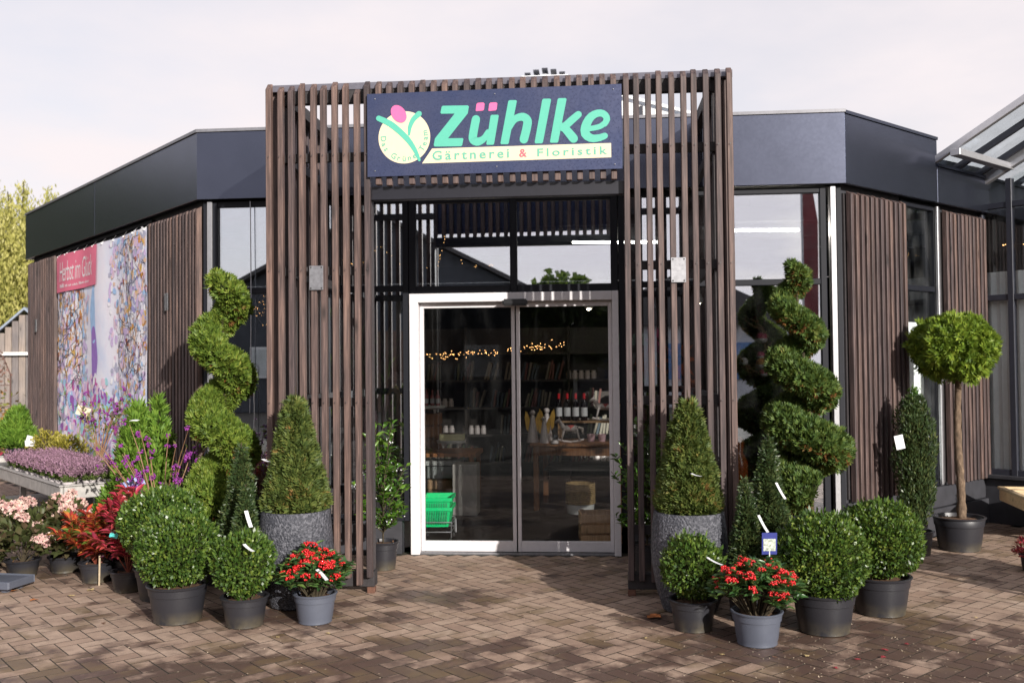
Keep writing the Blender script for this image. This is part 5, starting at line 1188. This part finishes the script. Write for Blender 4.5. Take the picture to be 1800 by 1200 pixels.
def crate(name, lab, loc, rz, w=.4, d=.3, h=.26, mat=None, upright=False):
    t = thing(name, lab, 'crate', loc, rz); mat = mat or M_crate; n = 3
    for s in (-1, 1):
        for k in range(n): z = (k+.5)*h/n; MB().bc((0, s*d/2, z), (w, .012, h/n-.02)).build('slat', mat, t); MB().bc((s*(w/2-.006), 0, z), (.012, d-.014, h/n-.02)).build('slat', mat, t)
        for s2 in (-1, 1): MB().bc((s*(w/2-.03), s2*(d/2-.024), h/2), (.03, .03, h)).build('corner_post', mat, t)
    MB().bc((0, 0, .008), (w-.03, d-.03, .01)).build('bottom', mat, t); return t
crate('wooden_crate', 'slatted wooden crate on the floor inside the right door leaf', (.70, .62, 0), .1, .36, .3, .27); crate('wooden_crate', 'slatted wooden crate under grey boxes at left inside', (-.95, 2.6, 0), .1, .5, .36, .34)
crate('wooden_crate', 'brown crate carrying the round tray with small bottles', (-1.28, 3.0, .62), 0, .3, .3, .42, M_oak)
t = thing('shopping_basket_trolley', 'stack of green shopping baskets on a wire trolley inside left door', 'basket trolley', (-.76, .62, 0), .05); t.scale = (.86, .86, .86)
M_green = plain('green_plastic', (.0, .42, .13), .35, var=.05)
def tap(z0, z1, w0, w1, d0, d1, m): 
    return m.add([(-w0, -d0, z0), (w0, -d0, z0), (w0, d0, z0), (-w0, d0, z0), (-w1, -d1, z1), (w1, -d1, z1), (w1, d1, z1), (-w1, d1, z1)], [(0, 3, 2, 1), (0, 1, 5, 4), (1, 2, 6, 5), (2, 3, 7, 6), (3, 0, 4, 7)])
for k in range(2):
    z = .17+k*.10; b = tap(z, z+.2, .115, .145, .17, .2, MB()).build('basket', M_green, t); MB().bx(-.155, .155, -.215, -.2, z+.17, z+.205).bx(-.155, .155, .2, .215, z+.17, z+.205).bx(-.16, -.145, -.2, .2, z+.17, z+.205).bx(.145, .16, -.2, .2, z+.17, z+.205).build('rim', M_green, b)
    for j in range(9): x = -.1+j*.025; MB().bx(x-.007, x+.007, -.196, -.188, z+.03, z+.15).build('slot', plain('deep_green', (.0, .2, .07), .5), b)
m = MB()
for z in (.12, .22): m.tube([(-.15, -.2, z), (.15, -.2, z), (.15, .2, z), (-.15, .2, z), (-.15, -.2, z)], .006, 6)
for x in (-.15, .15):
    for y in (-.2, .2): m.tube([(x, y, .06), (x, y, .22)], .006, 6)
m.tube([(.15, -.2, .2), (.2, -.2, .26), (.2, -.2, .12)], .006, 6); m.build('wire_frame', M_steel, t)
for x in (-.14, .14):
    for y in (-.19, .19): MB().lathe([(.028, -.01), (.028, .01)], 14, (x, y, .03), M=Matrix.Rotation(math.pi/2, 4, 'Y')).build('wheel', M_black, t)
t = thing('round_stand', 'white round footed tray with small bottles left inside', 'tray', (-1.28, 3.0, 1.045)); MB().lathe([(.2, .05), (.21, .06), (.21, .075), (.2, .08)], 24).build('plate', M_white, t, smooth=True)
for a in (.8, 2.4, 4, 5.5): MB().lathe([(.012, 0), (.018, .05)], 8, (.15*math.cos(a), .15*math.sin(a), 0)).build('foot', M_white, t)
for i in range(5):
    b = thing('small_bottle', ('first', 'second', 'third', 'fourth', 'fifth')[i]+' small bottle from left on the round white tray', 'bottle', (-1.42+i*.068, 2.95+.03*(i % 2), 1.126), 0, 'small bottles on the tray'); MB().lathe([(.024, 0), (.026, .1), (.012, .14), (.011, .18)], 12).build('glass', plain('rosy_bottle', (.4, .12, .12), .2), b, smooth=True); MB().lathe([(.0265, .03), (.0265, .085)], 12, cap=False).build('label', M_tagw, b)
t = thing('cake_stand', 'white footed stand holding a pale yellow box', 'stand', (-.93, 2.55, .68)); MB().lathe([(.16, .05), (.165, .06), (.165, .08)], 24).build('plate', M_white, t, smooth=True)
for a in (.8, 2.4, 4, 5.5): MB().lathe([(.012, 0), (.02, .05)], 8, (.12*math.cos(a), .12*math.sin(a), 0)).build('foot', M_white, t)
t = thing('yellow_box', 'pale yellow shallow box on the white stand', 'box', (-.92, 2.53, .761), .1); MB().bx(-.14, .14, -.08, .08, 0, .07).build('box_body', plain('pale_yellow', (.72, .68, .38), .6), t, bevel=.004); MB().bx(-.12, .12, -.06, .06, .07, .08).build('filling', M_soil, t)
t = thing('side_table', 'low brown table under the left display', 'table', (-1.1, 2.8, 0)); MB().bx(-.5, .45, -.35, .35, .58, .62).build('table_top', M_oak, t)
for x in (-.45, .4):
    for y in (-.3, .3): MB().bx(x-.025, x+.025, y-.025, y+.025, 0, .579).build('leg', M_oak, t)
MB().bx(.45, .452, -.35, .35, .57, .62).build('edge', M_oak, t)
for i, (x, z, w, h, c, l) in enumerate(((-.98, .35, .42, .13, (.34, .37, .36), 'lower grey-green box on the crate left inside'), (-1.02, .485, .4, .05, (.5, .52, .5), 'flat pale tray on the grey-green box'), (-.72, .35, .26, .2, (.45, .43, .40), 'grey box beside the grey-green box'))):
    o = MB().bx(-w/2, w/2, -.14, .14, 0, h).build('storage_box', plain('box_grey_%d' % i, c, .6), None, bevel=.004); o.location = (x, 2.15 if 0 else 2.2, z if i < 2 else 0); tag(o, l, 'box')
    if i == 2: o.scale = (1, 1, 2.7)
    else: o.location = (x, 2.6, z-.005 if i == 0 else z)
# book and jar shelving along the back wall
SH = thing('wall_shelving', 'dark wooden wall shelving filled with books and jars at the back of the shop', 'shelving', (-.6, 4.9, 0))
for z in (.25, .62, .99, 1.36, 1.73): MB().bx(-1.9, 2.4, 0, .36, z, z+.03).build('shelf', M_shelf, SH)
for x in (-1.9, -.5, .9, 2.37): MB().bx(x, x+.03, 0, .36, 0, 2.1).build('upright', M_shelf, SH)
MB().bx(-1.9, 2.4, .365, .385, 0, 2.1).build('back_board', M_shelf, SH)
r = np.random.default_rng(20); BC = [plain('book_%d' % i, c, .6) for i, c in enumerate(((.22, .19, .15), (.16, .06, .05), (.06, .08, .1), (.28, .25, .2), (.12, .14, .08)))]
bkm = [MB().bx(0, .028, 0, .16, 0, .23).build('book', b, None) for b in BC]; jm = MB().lathe([(.035, 0), (.036, .08), (.025, .095), (.028, .098), (.028, .115)], 12).build('jar', M_pale, None, smooth=True)
ub = [0]*5; uj = 0; nb = 0
for z in (.28, .65, 1.02, 1.39):
    x = -1.8
    while x < 2.3:
        if r.uniform() < .62:
            for k in range(int(r.integers(4, 9))):
                i = int(r.integers(5)); o = bkm[i] if not ub[i] else inst(bkm[i], None); ub[i] = 1; o.location = (-.6+x, 4.92, z+.003+.0); o.rotation_euler = (0, r.uniform(.05, .3), 0); o.scale = (1, 1, r.uniform(.8, 1.15)); tag(o, 'one of the upright books on the dark back shelving', 'book', 'books on the back shelving'); x += .043
        else:
            for k in range(int(r.integers(3, 6))):
                o = jm if not uj else inst(jm, None); uj = 1; o.location = (-.6+x, 5.0, z+.002); o.rotation_euler = (0, 0, 0); tag(o, 'one of the pale lidded jars on the dark back shelving', 'jar', 'jars on the back shelving'); x += .085
        x += r.uniform(.05, .2)
# glassware shelf by the right jamb
GS = thing('glassware_shelf', 'black rack of green and clear glassware right inside', 'shelf', (1.05, 2.7, 0))
for z in (.95, 1.15, 1.36, 1.57, 1.78): MB().bx(-.15, .4, -.12, .12, z, z+.012).build('shelf', M_black, GS)
for x in (-.15, .39): MB().bx(x, x+.015, -.12, .12, 0, 2.0).build('upright', M_black, GS)
GM = [glass('green_ware', .06, (.5, .75, .5)), plain('mint_ware', (.32, .5, .38), .2), plain('clear_ware', (.55, .58, .58), .2), plain('pink_ware', (.6, .25, .32), .3)]
gi = 0
for z, mi in ((.963, 3), (1.163, 2), (1.373, 1), (1.583, 2), (1.793, 1)):
    for k in range(4): o = MB().lathe([(.04, 0), (.045, .13), (.04, .13)], 12).build('glass_tumbler', GM[mi], None, smooth=True); o.location = (.96+k*.12, 2.7, z); tag(o, ('first', 'second', 'third', 'fourth')[k]+' tumbler from left on the '+('lowest', 'second', 'middle', 'fourth', 'top')[gi]+' shelf of the glassware rack', 'glass', 'tumblers on the glassware rack')
    gi += 1
# sidelight display: vases and gilt figure, palm
t = thing('display_plinth', 'pale display block behind the left side window', 'plinth', (-1.18, .45, 0)); MB().bx(-.3, .25, -.2, .2, 0, .93).build('block', M_pale, t, bevel=.01); MB().bx(-.05, .25, -.21, .2, .932, 1.03).build('top_block', M_pale, t, bevel=.005)
def vase(loc, lab, s):
    t = thing('rose_vase', lab, 'vase', loc, 0, 'rose-coloured vases'); MB().lathe([(.065, 0), (.07, .02), (.07, .24), (.06, .275), (.066, .29), (.06, .29), (.055, .26)], 20, M=Matrix.Diagonal((s, s, s, 1))).build('vase_body', M_rose, t, smooth=True)
vase((-1.03, .38, 1.032), 'tall rose-coloured vase behind the left side window', 1.08); vase((-1.32, .32, .932), 'rose-coloured vase at the slats behind the left side window', .9)
t = thing('angel_figure', 'pale pillar figure with golden wings behind the left side window', 'figurine', (-1.17, .34, 1.032)); MB().lathe([(.045, 0), (.04, .1), (.02, .29), (.01, .3)], 14).build('robe', M_pale, t, smooth=True)
for sx in (0, 1): MB().tube([(0, 0, .3), (.05+sx*.03, -.02, .38), (.1+sx*.02, -.02, .3), (.1+sx*.02, -.02, .12)], [.012, .02, .022, .004], 8).build('wing', M_gold, t)
PP = thing('indoor_palm', 'thin-leaved palm behind the left side window', 'plant', (-1.36, .8, 0)); pot(PP, .14, .3); r = np.random.default_rng(31); P = []; D = []; m = MB()
for k in range(26):
    a = r.uniform(0, 6.28); h = r.uniform(1.2, 2.1); q = r.uniform(.15, .5); pts = [np.array([0, 0, .25]), np.array([q*.3*math.cos(a), q*.3*math.sin(a), h*.7]), np.array([q*math.cos(a), q*math.sin(a), h])]; m.tube([tuple(p) for p in pts], .004, 4)
    for j in range(26): f = .4+.6*j/26; p = pts[0]*(1-f)**2+pts[1]*2*f*(1-f)+pts[2]*f*f; P.append(p); D.append(unit(pts[2]-pts[1])+rdir(1, r)[0]*.8)
m.build('stem', L_laur, PP); leaves('fronds', L_laur, PP, P, D, rdir(len(P), r), .14, .014)
# fairy lights -----------------------------------------------------
M_bulb = emit('warm_bulb', (1, .5, .17), 7)
def lights(name, lab, pts, n, jit, seed, parent=None):
    t = thing(name, lab, 'fairy lights'); r = np.random.default_rng(seed); pts = np.array(pts, float); MB().tube([tuple(p) for p in pts], .003, 4).build('wire', M_black, t); m = MB()
    for k in range(n):
        f = r.uniform(0, len(pts)-1.001); i = int(f); p = pts[i]+(pts[i+1]-pts[i])*(f-i)+r.normal(0, jit, 3); m.ball(tuple(p), .004, 6, 4)
    tag(m.build('bulbs', M_bulb, t), kind='stuff'); return t
lights('fairy_lights', 'warm fairy light garland across the back shelving', [(-1.9, 4.7, 1.76), (-1.2, 4.7, 1.72), (-.4, 4.7, 1.80), (.3, 4.7, 1.84)], 110, .03, 1)
lights('fairy_lights', 'fairy light chain hanging zigzag behind the upper left glass', [(-2.0, 1.5, 2.75), (-1.7, 1.5, 2.6), (-1.5, 1.5, 2.82), (-1.2, 1.5, 2.55), (-.9, 1.5, 2.6), (-.82, 1.5, 2.9), (-.6, 1.5, 2.58), (-.3, 1.5, 2.6)], 40, .008, 2)
lights('fairy_lights', 'fairy light string behind the greenhouse glass at right', [PG(.1, -.25, 2.75), PG(.5, -.25, 2.72), PG(1.2, -.25, 2.76)], 16, .015, 3)
t = thing('lit_twig_ball', 'tangled twig ball with warm lights in the left front window', 'lit decoration', (-2.12, .45, 2.1)); r = np.random.default_rng(41); m = MB(); b = MB()
for k in range(44):
    d = rdir(1, r)[0]; e = rdir(1, r)[0]; R = r.uniform(.25, .36); pts = [tuple((d*math.cos(q)+e*math.sin(q))*R*.8) for q in np.linspace(0, 2.2, 7)]; m.tube(pts, .003, 4)
    for q in pts[::3]: b.ball(q, .004, 6, 4)
m.build('twigs', plain('grey_wire', (.3, .3, .32), .5), t); tag(b.build('bulbs', M_bulb, t), kind='stuff')
MB().tube([(0, 0, .25), (0, 0, .95)], .003, 4).build('hanging_wire', M_black, t)
t = thing('lattice_fence', 'pale wooden lattice fence inside the left window', 'fence', (-2.1, .6, 0))
M_lat = plain('grey_white_lattice', (.42, .40, .37), .7)
for z in (.55, .98): MB().bx(-.55, .6, -.015, .015, z, z+.05).build('rail', M_lat, t)
for x in (-.5, -.3, -.1, .1, .3, .5): MB().bx(x-.02, x+.02, -.012, .012, .1, 1.0).build('picket', M_lat, t)
for x in (-.4, -.0, .4):
    for s in (-1, 1): MB().bc((x-.0, .02, .78), (.025, .015, .5), 0, 0, s*.45).build('cross_brace', M_lat, t)
t = thing('hanging_cable', 'thin white cable hanging down the outside of the left window', 'cable', (-2.27, -.06, 0)); MB().tube([(0, 0, 3.02), (.005, 0, 2.2), (.0, 0, 1.6), (-.01, 0, 1.2)], .0045, 5).build('cable', M_steel, t); MB().tube([(0, 0, 1.62), (.025, -.01, 1.6), (.03, 0, 1.2), (.02, 0, .9)], .004, 5).build('loose_end', M_white, t)
# right window decorations
t = thing('driftwood_wreath', 'driftwood branch wreath with pink and orange baubles in the right window', 'wreath', (2.02, .3, 1.72)); r = np.random.default_rng(51); m = MB()
for k in range(46):
    a = r.uniform(0, 6.28); p = np.array([.13*math.cos(a), r.normal(0, .03), .2*math.sin(a)]); d = np.array([math.cos(a+r.uniform(.4, 1.6)), r.normal()*.3, math.sin(a+r.uniform(.4, 1.6))]); L = r.uniform(.08, .2); m.tube([tuple(p-d*L*.5), tuple(p+r.normal(0, .01, 3)), tuple(p+d*L*.6)], [.009, .008, .002], 6)
m.build('branches', plain('driftwood', (.22, .14, .08), .9, var=.4), t); BA = [plain('bauble_pink', (.62, .08, .18), .4), plain('bauble_orange', (.75, .3, .04), .4), M_pale]
for x, z, s, i in ((.07, .08, .05, 0), (.06, -.07, .035, 0), (.075, -.14, .055, 1), (.08, -.22, .035, 0), (-.08, -.12, .035, 2)):
    b = MB().ball((x, -.06, z), s, 14, 10).build('bauble', BA[i], t, smooth='all'); MB().ball((x, -.06, z-s*.25), (s*1.02, s*1.02, s*.72), 14, 8).build('bauble_band', BA[2], b, smooth='all')
MB().tube([(0, 0, .2), (0, 0, 1.3)], .003, 4).build('hanging_wire', M_black, t)
def star(loc, lab, c, s, seed):
    t = thing('paper_star', lab, 'star', loc, seed*.7, 'orange and pink paper stars'); m = MB(); r = np.random.default_rng(seed); 
    for k in range(14):
        d = rdir(1, r)[0] if k > 7 else np.array([math.cos(k*.785), 0, math.sin(k*.785)]); u = unit(np.cross(d, [.3, .5, .8])); w = np.cross(d, u); b = d*s*.25
        m.add([tuple(b+u*s*.2), tuple(b-u*s*.1+w*s*.17), tuple(b-u*s*.1-w*s*.17), tuple(d*s)], [(0, 1, 3), (1, 2, 3), (2, 0, 3)])
    m.build('points', plain('star_paper_%d' % c, ((.8, .16, .02), (.6, .05, .2))[c], .6), t); MB().tube([(0, 0, s*.5), (0, 0, 3.0-loc[2])], .003, 4).build('cord', M_black, t)
star((1.12, .55, 1.6), 'orange paper star hanging nearest the right door jamb', 0, .17, 3); star((1.42, .6, 1.62), 'largest orange paper star behind right portal slats', 0, .2, 4); star((1.5, .5, 1.38), 'lower orange paper star behind right portal slats', 0, .13, 5); star((1.2, .7, 1.8), 'magenta paper star hanging above the orange stars', 1, .17, 6)
star((.98, .9, 1.22), 'red-orange star at the right jamb low inside', 0, .1, 7)
t = thing('orange_lanterns', 'orange ceramic lantern on a low stand in the right window', 'lantern', (2.0, .5, 0)); MB().bx(-.3, .3, -.15, .15, 0, .55).build('stand', M_shelf, t); MB().lathe([(.06, .55), (.08, .6), (.08, .72), (.04, .8), (.05, .9), (.03, .94)], 18, (-.08, 0, 0)).build('lantern_body', plain('orange_glaze', (.5, .1, .02), .3), t, smooth=True)
for i, (x, y, l) in enumerate(((.9, 2.0, 'lit fluorescent tube on the ceiling right of centre'), (2.2, 1.3, 'lit fluorescent tube above the right window'))):
    t = thing('ceiling_light', l, 'ceiling light', (x, y, 2.86), .12, 'ceiling tubes'); MB().bx(-.48, .48, -.03, .03, .014, .045).build('housing', M_steel, t); MB().tube([(-.45, 0, 0), (.45, 0, 0)], .012, 8).build('tube', emit('cool_tube', (1, .93, .82), 45), t)
for i, (x, y) in enumerate(((-1.6, 4.0), (.6, 4.3), (1.9, 3.4))):
    t = thing('spot_lamp', ('left', 'middle', 'right')[i]+' small ceiling spot inside the shop', 'lamp', (x, y, 2.3), 0, 'small ceiling spots'); MB().lathe([(.05, 0), (.06, .04), (.03, .1), (.01, .12)], 14).build('shade', M_white, t, smooth=True); MB().tube([(0, 0, .1), (0, 0, .62)], .005, 5).build('cord', M_black, t); MB().ball((0, 0, .01), .03, 10, 6).build('bulb', emit('spot_bulb', (1, .85, .6), 30), t)
